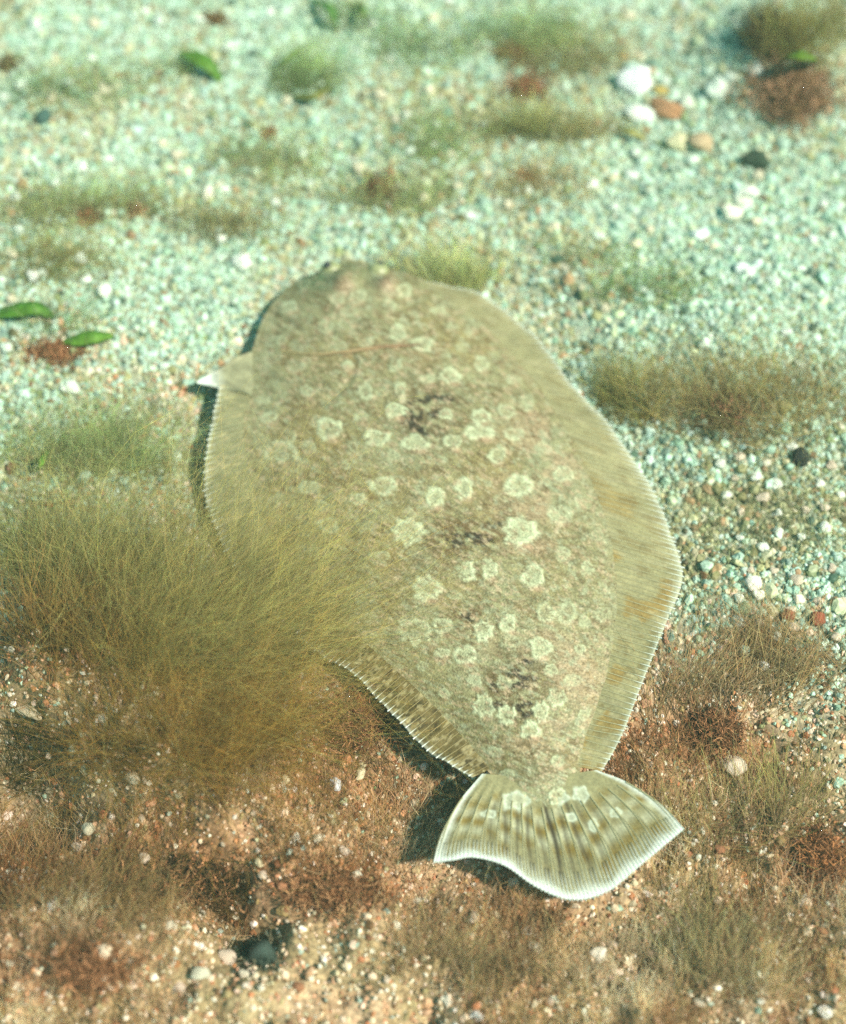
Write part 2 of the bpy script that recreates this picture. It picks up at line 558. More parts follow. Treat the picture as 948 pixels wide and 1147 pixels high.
# ------------------------------------------------------------------ the flounder
EDGE = 0.0065
SEC = [((356, 303), (392, 289)), ((326, 319), (448, 303)), ((300, 346), (492, 322)), ((284, 386), (545, 362)), ((273, 432), (592, 412)),
       ((268, 490), (632, 466)), ((278, 550), (664, 525)), ((305, 612), (688, 590)), ((352, 672), (698, 650)),
       ((408, 724), (694, 715)), ((462, 772), (680, 775)), ((510, 820), (660, 828)), ((546, 862), (650, 864)), ((560, 884), (652, 884)), ((572, 915), (646, 913))]
NS, NT = 430, 330
ss = np.linspace(0, len(SEC) - 1, NS)
Lp = crv_at([P(*a, EDGE)[:2] for a, b in SEC], ss)
Rp = crv_at([P(*b, EDGE)[:2] for a, b in SEC], ss)
s01 = ss / ss[-1]
tt = np.linspace(-1, 1, NT)
tw = np.sin(tt * math.pi / 2) * 0.35 + tt * 0.65        # finer towards the margin
XY = Lp[:, None, :] * ((1 - tw) / 2)[None, :, None] + Rp[:, None, :] * ((1 + tw) / 2)[None, :, None]
Hs = np.interp(s01, [0, 0.06, 0.19, 0.42, 0.65, 0.86, 1], [0.0045, 0.008, 0.0118, 0.0125, 0.0100, 0.0055, 0.0008])
Tm = np.abs(tw)[None, :]
prof = np.maximum(1 - Tm ** 2.2, 0) ** 1.4
Zb = EDGE - 0.0006 + Hs[:, None] * prof * sst(-0.02, 0.08, s01)[:, None]
xb, yb = XY[..., 0], XY[..., 1]


def bump_at(px, py, z, r, h):
    global Zb
    p = P(px, py, z)
    d2 = (xb - p[0]) ** 2 + (yb - p[1]) ** 2
    Zb = Zb + h * np.exp(-d2 / (r * r))


bump_at(385, 316, 0.016, 0.0065, 0.0055)
bump_at(434, 317, 0.018, 0.0065, 0.0050)
Zb = Zb + (fbm(xb, yb, 60, 3, 41) - 0.5) * 0.0012 * prof
# photo pixel of every body point, for the markings
BX, BY = proj(np.stack([xb, yb, Zb], -1))


def line_d(pts):
    p = crv(pts, 60)
    d = np.full(BX.shape, 1e9)
    for q in p:
        d = np.minimum(d, (BX - q[0]) ** 2 + (BY - q[1]) ** 2)
    return np.sqrt(d)


Zb = Zb - 0.0009 * np.exp(-(line_d([(296, 345), (318, 358), (340, 369), (372, 372)]) / 3.0) ** 2)   # cheek fold
gill = line_d([(372, 372), (395, 392), (392, 425), (362, 452), (320, 460)])
Zb = Zb - 0.0007 * np.exp(-(gill / 4.0) ** 2)
lat = line_d([(392, 420), (430, 448), (475, 480), (510, 560), (545, 660), (578, 760), (605, 870)])
Zb = Zb + 0.0005 * np.exp(-(lat / 3.5) ** 2)
# pigment ------------------------------------------------------------
ax_ang = math.radians(22)
bu = BX * math.cos(ax_ang) + BY * math.sin(ax_ang); bv = -BX * math.sin(ax_ang) + BY * math.cos(ax_ang)


def fine(f1, f2, sd, o=3):
    return fbm(bu * f1, bv * f2, 1, o, sd)


base = np.array([0.335, 0.315, 0.185])
col = np.ones(BX.shape + (1,)) * base
big = fbm(BX, BY, 1 / 90, 3, 51)[..., None]
col = mix(col, np.array([0.37, 0.37, 0.24]), sst(0.4, 0.65, big))
col = mix(col, np.array([0.34, 0.27, 0.13]), sst(0.52, 0.75, fbm(BX, BY, 1 / 55, 3, 52))[..., None] * 0.7)
col = mix(col, np.array([0.50, 0.37, 0.27]), (sst(0.5, 0.72, fbm(BX, BY, 1 / 40, 3, 53)) * sst(580, 660, BX + 0.1 * BY))[..., None] * 0.75)
f1 = fine(1 / 13, 1 / 5, 54)
col = col * mix(0.60, 1.38, f1)[..., None]
f2 = fine(1 / 6, 1 / 3.2, 55, 2)
col = mix(col, np.array([0.16, 0.10, 0.04]), (sst(0.50, 0.75, f2) * sst(0.40, 0.62, fbm(BX, BY, 1 / 26, 2, 56)))[..., None] * 0.7)
col = mix(col, np.array([0.52, 0.40, 0.28]), (sst(0.60, 0.80, fine(1 / 9, 1 / 4, 57, 2)))[..., None] * 0.6)
col = mix(col, np.array([0.45, 0.50, 0.38]), (sst(0.60, 0.80, fine(1 / 8, 1 / 5, 58, 2)))[..., None] * 0.6)
# brown mottled fields and black blotches
for px, py, rx, ry, k, cc in [(520, 600, 62, 24, 0.85, (0.17, 0.105, 0.045)), (478, 462, 36, 34, 0.8, (0.15, 0.10, 0.045)), (575, 765, 38, 30, 0.9, (0.15, 0.10, 0.04)),
                              (522, 690, 20, 12, 0.8, (0.20, 0.12, 0.06)), (598, 682, 26, 14, 0.7, (0.24, 0.16, 0.07)), (600, 850, 34, 24, 0.8, (0.19, 0.14, 0.06)),
                              (365, 535, 30, 10, 0.7, (0.22, 0.14, 0.06)), (495, 634, 20, 10, 0.5, (0.25, 0.16, 0.08)), (560, 440, 26, 12, 0.5, (0.2, 0.14, 0.06)),
                              (350, 330, 60, 20, 0.35, (0.22, 0.16, 0.07)), (610, 620, 20, 12, 0.5, (0.24, 0.16, 0.08)), (460, 530, 26, 10, 0.5, (0.25, 0.17, 0.08)),
                              (440, 400, 60, 16, 0.4, (0.27, 0.15, 0.07)), (690, 640, 26, 14, 0.5, (0.34, 0.22, 0.06)), (668, 760, 16, 26, 0.4, (0.33, 0.2, 0.07))]:
    g = np.exp(-(((BX - px) / rx) ** 2 + ((BY - py) / ry) ** 2))
    mk = np.clip(g * 1.5, 0, 1) * sst(0.38, 0.60, fine(1 / 11, 1 / 4.0, 60 + px % 7))
    col = mix(col, np.array(cc), (mk * k)[..., None])
for px, py, rx, ry in [(465, 473, 12, 9), (470, 448, 13, 3.5), (487, 463, 7, 4), (452, 462, 7, 5), (500, 446, 14, 3), (585, 796, 11, 9), (572, 755, 9, 6), (578, 768, 12, 4), (590, 760, 10, 3), (556, 768, 6, 5),
                       (556, 790, 6, 4), (508, 608, 11, 4), (541, 606, 10, 4), (524, 692, 7, 5), (525, 600, 20, 3), (592, 742, 9, 3), (474, 486, 8, 4), (555, 588, 14, 3)]:
    q = ((BX - px) / rx) ** 2 + ((BY - py) / ry) ** 2 + (fine(1 / 6, 1 / 2.6, 71) - 0.5) * 5.5
    col = mix(col, np.array([0.035, 0.022, 0.012]), (sst(1.5, 0.5, q) * 0.9)[..., None])
# pale rosettes: (x, y, rx, ry, strength, ring)
ROS = [(446, 374, 9, 11, .6, 1), (474, 385, 14, 8, .7, 1), (504, 421, 14, 9, .8, 1), (480, 424, 9, 7, .7, 0), (443, 410, 9, 8, .7, 0), (449, 437, 8, 11, .6, 1), (443, 460, 13, 9, .9, 1),
       (409, 439, 10, 10, .5, 1), (369, 480, 15, 13, .8, 1), (405, 466, 8, 7, .5, 0), (422, 490, 15, 9, .8, 1), (466, 496, 17, 9, .9, 1), (508, 495, 11, 9, .8, 1), (500, 464, 9, 7, .7, 1),
       (538, 467, 11, 9, .9, 1), (538, 484, 19, 8, .9, 1), (428, 544, 17, 11, .7, 1), (487, 557, 11, 12, 1, 1), (520, 547, 11, 12, .8, 1), (458, 595, 18, 15, 1, 2), (314, 506, 20, 14, .5, 1),
       (301, 468, 11, 7, .7, 0), (295, 449, 9, 6, .6, 0), (344, 439, 9, 7, .6, 0), (346, 547, 14, 9, .8, 0), (367, 589, 13, 9, .6, 1), (365, 366, 9, 7, .5, 0), (390, 409, 9, 7, .7, 0),
       (582, 544, 17, 13, .9, 1), (557, 509, 11, 10, .6, 1), (583, 596, 20, 16, 1.1, 2), (523, 640, 10, 11, 1, 3), (548, 637, 10, 12, 1, 3), (597, 646, 14, 13, .9, 1), (576, 486, 12, 8, .5, 1),
       (631, 532, 13, 9, .7, 1), (628, 576, 15, 11, .6, 1), (658, 638, 9, 9, .7, 0), (590, 452, 9, 11, .6, 0), (540, 408, 10, 9, .5, 1), (567, 460, 10, 8, .5, 1), (478, 659, 18, 14, .9, 2),
       (570, 698, 10, 11, 1, 1), (542, 707, 12, 12, 1, 2), (521, 733, 13, 11, 1, 1), (605, 725, 13, 12, .9, 1), (617, 751, 9, 7, .8, 0), (531, 762, 9, 9, .8, 0), (542, 791, 12, 13, .8, 2),
       (567, 801, 11, 12, .9, 2), (595, 817, 13, 10, 1, 1), (606, 797, 9, 11, .8, 2), (624, 781, 11, 12, .7, 3), (577, 897, 17, 11, .8, 2), (626, 893, 12, 10, .8, 1), (651, 890, 10, 10, .8, 1),
       (555, 843, 9, 6, .6, 0), (639, 866, 12, 6, .5, 0), (473, 746, 7, 5, .7, 0), (497, 776, 7, 6, .7, 0), (650, 728, 8, 7, .7, 0), (655, 697, 9, 8, .6, 0), (635, 686, 13, 13, .4, 1), (612, 686, 11, 11, .5, 1),
       (464, 707, 20, 16, .6, 2), (495, 701, 12, 10, .6, 1), (641, 762, 10, 8, .5, 0), (407, 671, 13, 7, .7, 0), (568, 868, 9, 7, .6, 0), (330, 410, 12, 7, .4, 0), (390, 350, 10, 6, .5, 0), (300, 400, 10, 5, .4, 0),
       (345, 500, 9, 7, .5, 0), (390, 520, 9, 6, .5, 0), (310, 560, 11, 8, .5, 0), (400, 560, 11, 8, .5, 1), (440, 510, 8, 6, .5, 0), (610, 500, 9, 7, .5, 0), (650, 560, 8, 7, .5, 0), (520, 388, 9, 6, .4, 0),
       (575, 425, 9, 6, .5, 0), (560, 560, 8, 6, .4, 0), (630, 620, 9, 8, .5, 0), (670, 600, 8, 8, .5, 0), (655, 800, 7, 9, .5, 0), (500, 805, 7, 6, .5, 0), (425, 625, 12, 8, .5, 1), (410, 385, 8, 6, .5, 0)]
for _ in range(60):
    i_, j_ = rng.integers(20, NS - 60), rng.integers(25, NT - 25)
    a_, b_ = BX[i_, j_], BY[i_, j_]
    if min((a_ - q[0]) ** 2 + (b_ - q[1]) ** 2 for q in ROS) > 380:
        ROS.append((a_, b_, rng.uniform(6, 11), rng.uniform(5, 9), rng.uniform(0.35, 0.7), int(rng.integers(0, 2))))
wobx = (fbm(BX, BY, 1 / 11, 3, 81) - 0.5) * 6.5; woby = (fbm(BX, BY, 1 / 11, 3, 82) - 0.5) * 6.5
ros_h = np.zeros(BX.shape)
rgrain = mix(0.55, 1.15, sst(0.3, 0.62, fbm(BX, BY, 1 / 5.5, 3, 83)))
for i, (px, py, rx, ry, k, kind) in enumerate(ROS):
    dx = (BX - px + wobx) / rx; dy = (BY - py + woby) / ry
    near = (dx * dx + dy * dy) < 4
    th = np.arctan2(dy, dx)
    ph = i * 1.7
    q = np.sqrt(dx * dx + dy * dy) / (1 + (0.05 if kind < 2 else 0.13) * np.sin(th * (7 if kind != 2 else 8) + ph) + 0.07 * np.sin(3 * th + 2 * ph))
    k = k * 1.5
    fill = sst(1.05, 0.85, q)
    rim = np.exp(-((q - 0.78) / 0.20) ** 2)
    if kind == 3:
        rim = rim * sst(-0.5, 0.2, np.cos(th - (0.6 + i)))
    if kind == 0:
        a = fill * 0.75
        rim = rim * 0.3
    else:
        a = fill * 0.6
    col = mix(col, np.array([0.52, 0.56, 0.41]), (a * k * rgrain * near)[..., None])
    col = mix(col, np.array([0.72, 0.80, 0.62]), (np.clip(rim * k * 0.72 * rgrain, 0, 1) * near)[..., None])
    out_ = np.exp(-((q - 1.14) / 0.08) ** 2)
    col = mix(col, np.array([0.24, 0.22, 0.12]), (out_ * 0.35 * k * near)[..., None])
    pk = np.exp(-(((BX - px - 0.35 * rx) / (0.5 * rx)) ** 2 + ((BY - py - 1.05 * ry) / 3.5) ** 2))
    col = mix(col, np.array([0.62, 0.42, 0.32]), (pk * k * 0.55 * (i % 3 != 1))[..., None])
    ros_h += (0.5 * fill + rim) * k * near
Zb = Zb + 0.00025 * np.clip(ros_h, 0, 1.5)
# pink eye turrets, green shade painted onto the snout, gill line
for px, py, r, cc, k in [(385, 317, 13, (0.55, 0.36, 0.29), 0.8), (433, 317, 11, (0.52, 0.34, 0.27), 0.75), (356, 305, 20, (0.13, 0.25, 0.14), 0.7), (400, 293, 30, (0.22, 0.24, 0.12), 0.6)]:
    g = np.exp(-(((BX - px) / r) ** 2 + ((BY - py) / r) ** 2))
    col = mix(col, np.array(cc), (np.clip(g * 1.2, 0, 1) * k)[..., None])
col = mix(col, np.array([0.20, 0.15, 0.07]), (np.exp(-(line_d([(296, 345), (318, 358), (340, 369)]) / 2.2) ** 2) * 0.6)[..., None])
col = mix(col, np.array([0.20, 0.17, 0.08]), (np.exp(-(gill / 2.0) ** 2) * 0.3)[..., None])
# paler towards the margin
col = mix(col, np.array([0.40, 0.37, 0.23]), (sst(0.80, 0.98, Tm) * 0.5 * np.ones_like(BX))[..., None])
col = col * np.array([0.60, 0.575, 0.47])
s1 = fine(1 / 4.5, 1 / 2.4, 74, 2); s2 = fine(1 / 5, 1 / 2.6, 75, 2); s3 = fine(1 / 5.5, 1 / 2.8, 76, 2)
col = mix(col, np.array([0.11, 0.075, 0.03]), (sst(0.60, 0.78, s1) * 0.65)[..., None])
col = mix(col, np.array([0.46, 0.34, 0.22]), (sst(0.62, 0.80, s2) * 0.5)[..., None])
col = mix(col, np.array([0.42, 0.44, 0.30]), (sst(0.64, 0.82, s3) * 0.3)[..., None])
speck = rng.random(BX.shape)
col = col * mix(0.9, 1.1, speck)[..., None]

fish0 = np.array([FC[0], FC[1], -0.006])
fish = obj('flounder', None, label='mottled olive brown flounder with pale rosettes lying flat on the seabed', category='fish')
fish.empty_display_size = 0.05
fish.location = fish0

top = np.stack([xb, yb, Zb], -1).reshape(-1, 3)
f_top = grid_f(NS, NT)
f_top = f_top[:, ::-1] if False else f_top
# under side: the blind side, a coarser sheet joined to the margin
iu = np.arange(NS)
lowL = np.stack([Lp[:, 0], Lp[:, 1], np.full(NS, EDGE - 0.003)], -1); lowR = np.stack([Rp[:, 0], Rp[:, 1], np.full(NS, EDGE - 0.003)], -1)
midL = mix(lowL, lowR, 0.25); midR = mix(lowL, lowR, 0.75); midL[:, 2] = -0.005; midR[:, 2] = -0.005
off = NS * NT
under = np.stack([lowL, midL, midR, lowR], 1).reshape(-1, 3)
fu = grid_f(NS, 4, off)[:, ::-1]
i0 = np.arange(NS - 1)
fl = np.stack([i0 * NT, i0 * NT + 0 + 0, off + i0 * 4, off + (i0 + 1) * 4], -1)
fl = np.stack([i0 * NT, off + i0 * 4, off + (i0 + 1) * 4, (i0 + 1) * NT], -1)
fr_ = np.stack([i0 * NT + NT - 1, (i0 + 1) * NT + NT - 1, off + (i0 + 1) * 4 + 3, off + i0 * 4 + 3], -1)
j0 = np.arange(NT - 1)
vv = np.vstack([top, under])
caps = []
# the snout end and the tail end are closed with a fan onto an extra vertex
for row, o4 in ((0, off), (NS - 1, off + (NS - 1) * 4)):
    ctr = len(vv)
    mid_pt = (top[row * NT] + top[row * NT + NT - 1]) / 2
    mid_pt[2] = EDGE - 0.002
    vv = np.vstack([vv, mid_pt])
    a = row * NT + j0
    caps.append(np.stack([a, a + 1, np.full(NT - 1, ctr)], -1) if row else np.stack([a + 1, a, np.full(NT - 1, ctr)], -1))
cc = np.vstack([col.reshape(-1, 3), np.tile([[0.5, 0.48, 0.42]], (len(vv) - off, 1))])
obj('body', mesh_np('flounder_body', vv - fish0, [f_top, fu, fl, fr_] + caps, cc), M_SKIN, fish)


def tube(path, rad, col, sides=5):
    """tapered tube with capped ends; path (n,3), rad (n), col (n,3)"""
    path = np.asarray(path, float); n = len(path)
    tg = np.gradient(path, axis=0); tg /= np.linalg.norm(tg, axis=1, keepdims=True)
    s1 = np.cross(tg, [0.13, 0.21, 0.97]); s1 /= np.linalg.norm(s1, axis=1, keepdims=True)
    s2 = np.cross(tg, s1)
    a = np.arange(sides) * 2 * math.pi / sides
    v = path[:, None, :] + (s1[:, None, :] * np.cos(a)[None, :, None] + s2[:, None, :] * np.sin(a)[None, :, None]) * np.asarray(rad)[:, None, None]
    v = v.reshape(-1, 3)
    k = np.arange(n - 1)[:, None] * sides; j = np.arange(sides)[None, :]; j2 = (j + 1) % sides
    f = np.stack([k + j, k + j2, k + sides + j2, k + sides + j], -1).reshape(-1, 4)
    c = np.repeat(np.asarray(col)[:, None, :], sides, 1).reshape(-1, 3)
    return v, f, c


def merge(parts):
    V, F, C, o = [], [], [], 0
    for v, f, c in parts:
        V.append(v); F.append(f + o); C.append(c); o += len(v)
    return np.vstack(V), np.vstack(F), np.vstack(C)


def long_fin(name, inner_pts, outer_pts, n_rays, zin, zout_fn, dark, seed, tipw):
    """inner/outer: photo pixel lines; membrane as ruffled sheet, rays as sub-parts"""
    nu, nv = 520, 22
    Li = crv([P(*p, zin)[:2] for p in inner_pts], nu)
    Lo = crv([P(*p, EDGE)[:2] for p in outer_pts], nu)
    u = np.linspace(0, 1, nu); v = np.linspace(0, 1, nv)

    def surf(u_, v_):
        """points for arrays u_, v_ of one shape"""
        i = np.clip(u_ * (nu - 1), 0, nu - 1); i0 = np.floor(i).astype(int); i1 = np.minimum(i0 + 1, nu - 1); f = (i - i0)[..., None]
        a = Li[i0] * (1 - f) + Li[i1] * f; io = np.clip((u_ + 0.035 * np.sin(math.pi * u_)) * (nu - 1), 0, nu - 1); j0_ = np.floor(io).astype(int); j1_ = np.minimum(j0_ + 1, nu - 1); g_ = (io - j0_)[..., None]
        b = Lo[j0_] * (1 - g_) + Lo[j1_] * g_
        xy = a + (b - a) * v_[..., None]
        zr = zout_fn(u_)
        z = zin + (zr - zin) * v_ ** 1.4 + 0.0011 * np.sin(u_ * 46 + seed) * v_ ** 1.5 + 0.0006 * np.sin(u_ * 113 + 2) * v_
        return np.concatenate([xy, z[..., None]], -1)

    U, V = np.meshgrid(u, v, indexing='ij')
    pts = surf(U, V * 0.975)
    fx_, fy_ = proj(pts)
    ph = (U * n_rays) % 1.0
    pts[..., 2] -= 0.00022 * np.abs(ph - 0.5) * 2 * 0 + 0.00006 * np.sin(math.pi * ph)
    nz = fbm(U * 46, V * 2.2, 1, 3, seed); nz2 = fbm(U * 160, V * 4, 1, 2, seed + 3)
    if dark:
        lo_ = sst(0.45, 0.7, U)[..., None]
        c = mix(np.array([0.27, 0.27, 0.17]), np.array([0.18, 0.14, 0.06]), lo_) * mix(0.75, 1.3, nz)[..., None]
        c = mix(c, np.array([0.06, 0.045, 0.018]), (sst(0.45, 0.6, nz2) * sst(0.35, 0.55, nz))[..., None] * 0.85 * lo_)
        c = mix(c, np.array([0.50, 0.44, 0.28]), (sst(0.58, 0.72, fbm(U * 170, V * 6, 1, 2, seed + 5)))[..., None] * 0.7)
    else:
        c = mix(np.array([0.335, 0.315, 0.185]), np.array([0.42, 0.39, 0.25]), nz[..., None])
        c = mix(c, np.array([0.36, 0.23, 0.06]), (sst(0.55, 0.72, fbm(U * 26, V * 2.5, 1, 2, seed + 7)) * sst(0.3, 0.7, U))[..., None] * 0.7)
        c = mix(c, np.array([0.24, 0.18, 0.08]), (sst(0.58, 0.75, fbm(U * 90, V * 5, 1, 2, seed + 9)))[..., None] * 0.5)
        c = mix(c, np.array([0.50, 0.46, 0.32]), (sst(0.60, 0.75, fbm(U * 120, V * 3, 1, 2, seed + 11)))[..., None] * 0.5)
    sk = fbm(fx_ * 0.927 / 13 + fy_ * 0.375 / 13, -fx_ * 0.375 / 5 + fy_ * 0.927 / 5, 1, 3, 54)
    c = c * mix(0.75, 1.25, sk)[..., None] * np.array([0.80, 0.77, 0.64])
    c = mix(c, np.array([0.62, 0.68, 0.60]), sst(0.88, 1.0, V)[..., None] * 0.35)
    c = c * (0.93 + 0.1 * np.cos(2 * math.pi * ph))[..., None]
    cb = pts.copy(); cb[..., 2] -= 0.0007          # membrane thickness
    V3 = np.vstack([pts.reshape(-1, 3), cb.reshape(-1, 3)])
    g = grid_f(nu, nv); nn = nu * nv
    e = np.arange(nu - 1) * nv + nv - 1
    edge = np.stack([e, e + nv, e + nv + nn, e + nn], -1)
    fin = obj(name, mesh_np(name, V3 - fish0, [g, g[:, ::-1] + nn, edge], np.vstack([c.reshape(-1, 3)] * 2)), M_FIN, fish)
    for k in range(n_rays):
        uu = (k + 0.5) / n_rays
        vvv = np.linspace(0.04, 1.0 + 0.02 * math.sin(k * 2.3), 8)
        ln = surf(np.full(8, uu), vvv)
        ln[:, 2] += 0.00002
        w_ = np.interp(vvv, [0, 0.6, 1.05], [0.00016, 0.00018, 0.00030]) * tipw
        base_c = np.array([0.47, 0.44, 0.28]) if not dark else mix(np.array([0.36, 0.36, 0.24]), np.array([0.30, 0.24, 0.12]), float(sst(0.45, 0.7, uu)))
        base_c = base_c * np.array([0.86, 0.86, 0.80]) * (0.85 + 0.3 * vn(np.array([k * 0.37]), np.array([seed * 1.0]), 3)[0])
        tc_ = np.clip((vvv - 0.80) / 0.15, 0, 1)[:, None]
        rc = mix(base_c, np.array([0.78, 0.84, 0.78]), tc_)
        v3, f3, c3 = tube(ln, w_, rc, 5)
        obj('fin_ray', mesh_np('fin_ray', v3 - fish0, f3, c3), M_RAY, fin)
    return fin


dorsal_in = [(436, 306), (490, 326), (540, 364), (586, 412), (625, 466), (655, 525), (678, 590), (688, 650), (684, 715), (670, 775), (652, 828), (645, 858)]
dorsal_out = [(448, 309), (500, 320), (548, 337), (594, 372), (642, 430), (700, 495), (738, 556), (760, 612), (766, 652), (747, 700), (719, 770), (697, 826), (675, 864)]
long_fin('dorsal_fin', dorsal_in, dorsal_out, 108, EDGE - 0.0002, lambda u: 0.0060 + 0.002 * np.sin(u * 9), False, 3, 1.0)
anal_in = [(276, 432), (274, 490), (284, 550), (311, 612), (358, 672), (414, 724), (468, 772), (516, 820), (550, 860)]
anal_out = [(246, 436), (236, 478), (228, 545), (240, 592), (270, 650), (318, 702), (362, 738), (400, 762), (440, 805), (482, 846), (528, 873)]
long_fin('anal_fin', anal_in, anal_out, 84, EDGE - 0.0002, lambda u: 0.0085 - 0.001 * np.sin(u * 6), True, 8, 1.1)

# tail fin -------------------------------------------------------------
TB = crv([P(540, 868, EDGE + 0.001)[:2], P(600, 872, EDGE + 0.001)[:2], P(668, 864, EDGE + 0.001)[:2]], 200)
TO = crv([P(*p, EDGE)[:2] for p in [(486, 971), (508, 969), (530, 966), (565, 974), (600, 995), (640, 1008), (680, 1000), (720, 970), (745, 950), (765, 933)]], 200)
TL = crv([P(*p, EDGE)[:2] for p in [(540, 868), (513, 902), (494, 940), (486, 971)]], 200)
TR = crv([P(*p, EDGE)[:2] for p in [(668, 864), (702, 878), (740, 904), (765, 933)]], 200)


def tail(u, v):
    def at(Lc, t):
        i = np.clip(t * 199, 0, 199); a = np.floor(i).astype(int); b = np.minimum(a + 1, 199); f = (i - a)[..., None]
        return Lc[a] * (1 - f) + Lc[b] * f
    U = u[..., None]; V = v[..., None]
    s = at(TB, u) * (1 - V) + at(TO, u) * V + at(TL, v) * (1 - U) + at(TR, v) * U \
        - (TB[0] * (1 - U) * (1 - V) + TB[-1] * U * (1 - V) + TO[0] * (1 - U) * V + TO[-1] * U * V)
    z = EDGE + 0.0015 - 0.0005 * v + 0.0030 * np.sin(u * 7.5 + 0.6) * v ** 1.6 + 0.0022 * (1 - u) * v
    return np.concatenate([s, z[..., None]], -1)


nu, nv = 340, 120
U, V = np.meshgrid(np.linspace(0, 1, nu), np.linspace(0, 1, nv), indexing='ij')
pt_ = tail(U, V * 0.99)
TX, TY = proj(pt_)
NR = 17
ph = (U * NR) % 1.0
ph3 = (U * NR * 4) % 1.0
pt_[..., 2] += 0.00018 * (np.cos(2 * math.pi * ph) * sst(0.05, 0.3, V) * sst(1.0, 0.5, V)) + 0.00008 * np.cos(2 * math.pi * ph3) * sst(0.4, 0.8, V)
nz = fbm(U * 9, V * 6, 1, 3, 91)
c = np.ones(U.shape + (1,)) * np.array([0.31, 0.29, 0.165])
c = c * mix(0.82, 1.22, fbm(TX, TY, 1 / 7, 3, 92))[..., None]
# ochre cross bars broken between the rays
rk = np.floor(U * NR)
jit = _hash(rk, rk * 0 + 3, 5) * 0.10
for v0, k in ((0.34, 0.6), (0.52, 0.95), (0.74, 0.95)):
    c = mix(c, np.array([0.25, 0.175, 0.035]), (np.exp(-((V - v0 - 2.2 * jit + 0.1) / 0.06) ** 2) * k * sst(0.35, 0.6, nz + 0.12 * jit * 10))[..., None])
for v0, k in ((0.43, 0.55), (0.62, 0.7)):
    c = mix(c, np.array([0.55, 0.56, 0.42]), (np.exp(-((V - v0 - 2.2 * jit + 0.1) / 0.05) ** 2) * k)[..., None])
# dark brown streaks along the gaps between rays
gap = np.exp(-((ph - 0.45 - 0.1 * np.sin(V * 9 + U * 30)) / 0.22) ** 2)
on = _hash(rk, rk * 0 + 7, 9)
mid = np.exp(-((U - 0.42) / 0.34) ** 2)
c = mix(c, np.array([0.03, 0.02, 0.01]), (gap * sst(0.36, 0.52, V + 0.25 * on - 0.05) * sst(0.93, 0.74, V) * (0.4 + 0.6 * on) * mid * 1.0)[..., None])
c = mix(c, np.array([0.26, 0.23, 0.13]), (np.exp(-((ph3 - 0.5) / 0.2) ** 2) * sst(0.5, 0.8, V) * 0.22)[..., None])
c = c * np.array([0.84, 0.82, 0.74])
c = mix(c, np.array([0.78, 0.84, 0.80]), (sst(0.90 + 0.03 * np.sin(U * 40), 1.0, V) * mix(0.55, 1.0, np.cos(2 * math.pi * ph3) * 0.5 + 0.5))[..., None])
c = mix(c, np.array([0.70, 0.76, 0.70]), (np.maximum(sst(0.05, 0.0, U), sst(0.955, 1.0, U)) * 0.8)[..., None])
for px, py, rx, ry in [(577, 897, 17, 11), (626, 893, 12, 10), (651, 890, 10, 10), (548, 912, 9, 5), (640, 915, 8, 6), (665, 925, 6, 8), (690, 910, 8, 6)]:
    q = np.sqrt(((TX - px) / rx) ** 2 + ((TY - py) / ry) ** 2) * (1 + 0.10 * np.sin(5 * np.arctan2(TY - py, TX - px) + px)) + (fbm(TX, TY, 1 / 6, 2, 97) - 0.5) * 0.5
    c = mix(c, np.array([0.60, 0.66, 0.52]), (np.exp(-((q - 0.8) / 0.2) ** 2) * 0.35 + sst(1, .7, q) * 0.4)[..., None])
back = pt_.copy(); back[..., 2] -= 0.0009
g = grid_f(nu, nv); nn = nu * nv
e = np.arange(nu - 1) * nv + nv - 1
e2 = np.arange(nv - 1); e3 = e2 + (nu - 1) * nv
edges = [np.stack([e, e + nv, e + nv + nn, e + nn], -1), np.stack([e2, e2 + 1, e2 + 1 + nn, e2 + nn], -1), np.stack([e3 + 1, e3, e3 + nn, e3 + 1 + nn], -1)]
tailo = obj('tail_fin', mesh_np('tail_fin', np.vstack([pt_.reshape(-1, 3), back.reshape(-1, 3)]) - fish0, [g, g[:, ::-1] + nn] + edges,
                                np.vstack([c.reshape(-1, 3)] * 2)), M_FIN, fish)
for k in range(NR + 1):
    u0 = min(max(k / NR, 0.004), 0.996)
    parts = []
    v_ = np.linspace(0.30, 0.58, 7)
    p_ = tail(np.full(7, u0), v_); p_[:, 2] += 0.0003
    parts.append(tube(p_, np.linspace(0.00034, 0.0004, 7), np.tile([[0.31, 0.29, 0.165]], (7, 1)) * np.linspace(0.95, 1.1, 7)[:, None], 5))
    dk_ = math.exp(-((u0 - 0.42) / 0.30) ** 2) * (0.35 + 0.65 * abs(math.sin(k * 2.1 + 0.4)))
    for b in (-1.5, -0.5, 0.5, 1.5):
        v_ = np.linspace(0.55 if abs(b) < 1 else 0.80, 1.012 + 0.006 * math.sin(5 * k + 3 * b), 7)
        du = b * 0.25 / NR * np.clip((v_ - 0.5) / 0.25, 0, 1)
        p_ = tail(np.clip(u0 + du, 0, 1), v_); p_[:, 2] += 0.0002
        w_ = np.clip((v_ - 0.80) / 0.16, 0, 1)[:, None]
        parts.append(tube(p_, np.linspace(0.0003, 0.0002, 7), mix(np.array([0.33, 0.31, 0.18]) if abs(b) < 1 else mix(np.array([0.30, 0.28, 0.16]), np.array([0.07, 0.05, 0.022]), dk_), np.array([0.76, 0.82, 0.78]), w_), 4))
    v3, f3, c3 = merge(parts)
    obj('fin_ray', mesh_np('tail_ray', v3 - fish0, f3, c3), M_RAY, tailo)


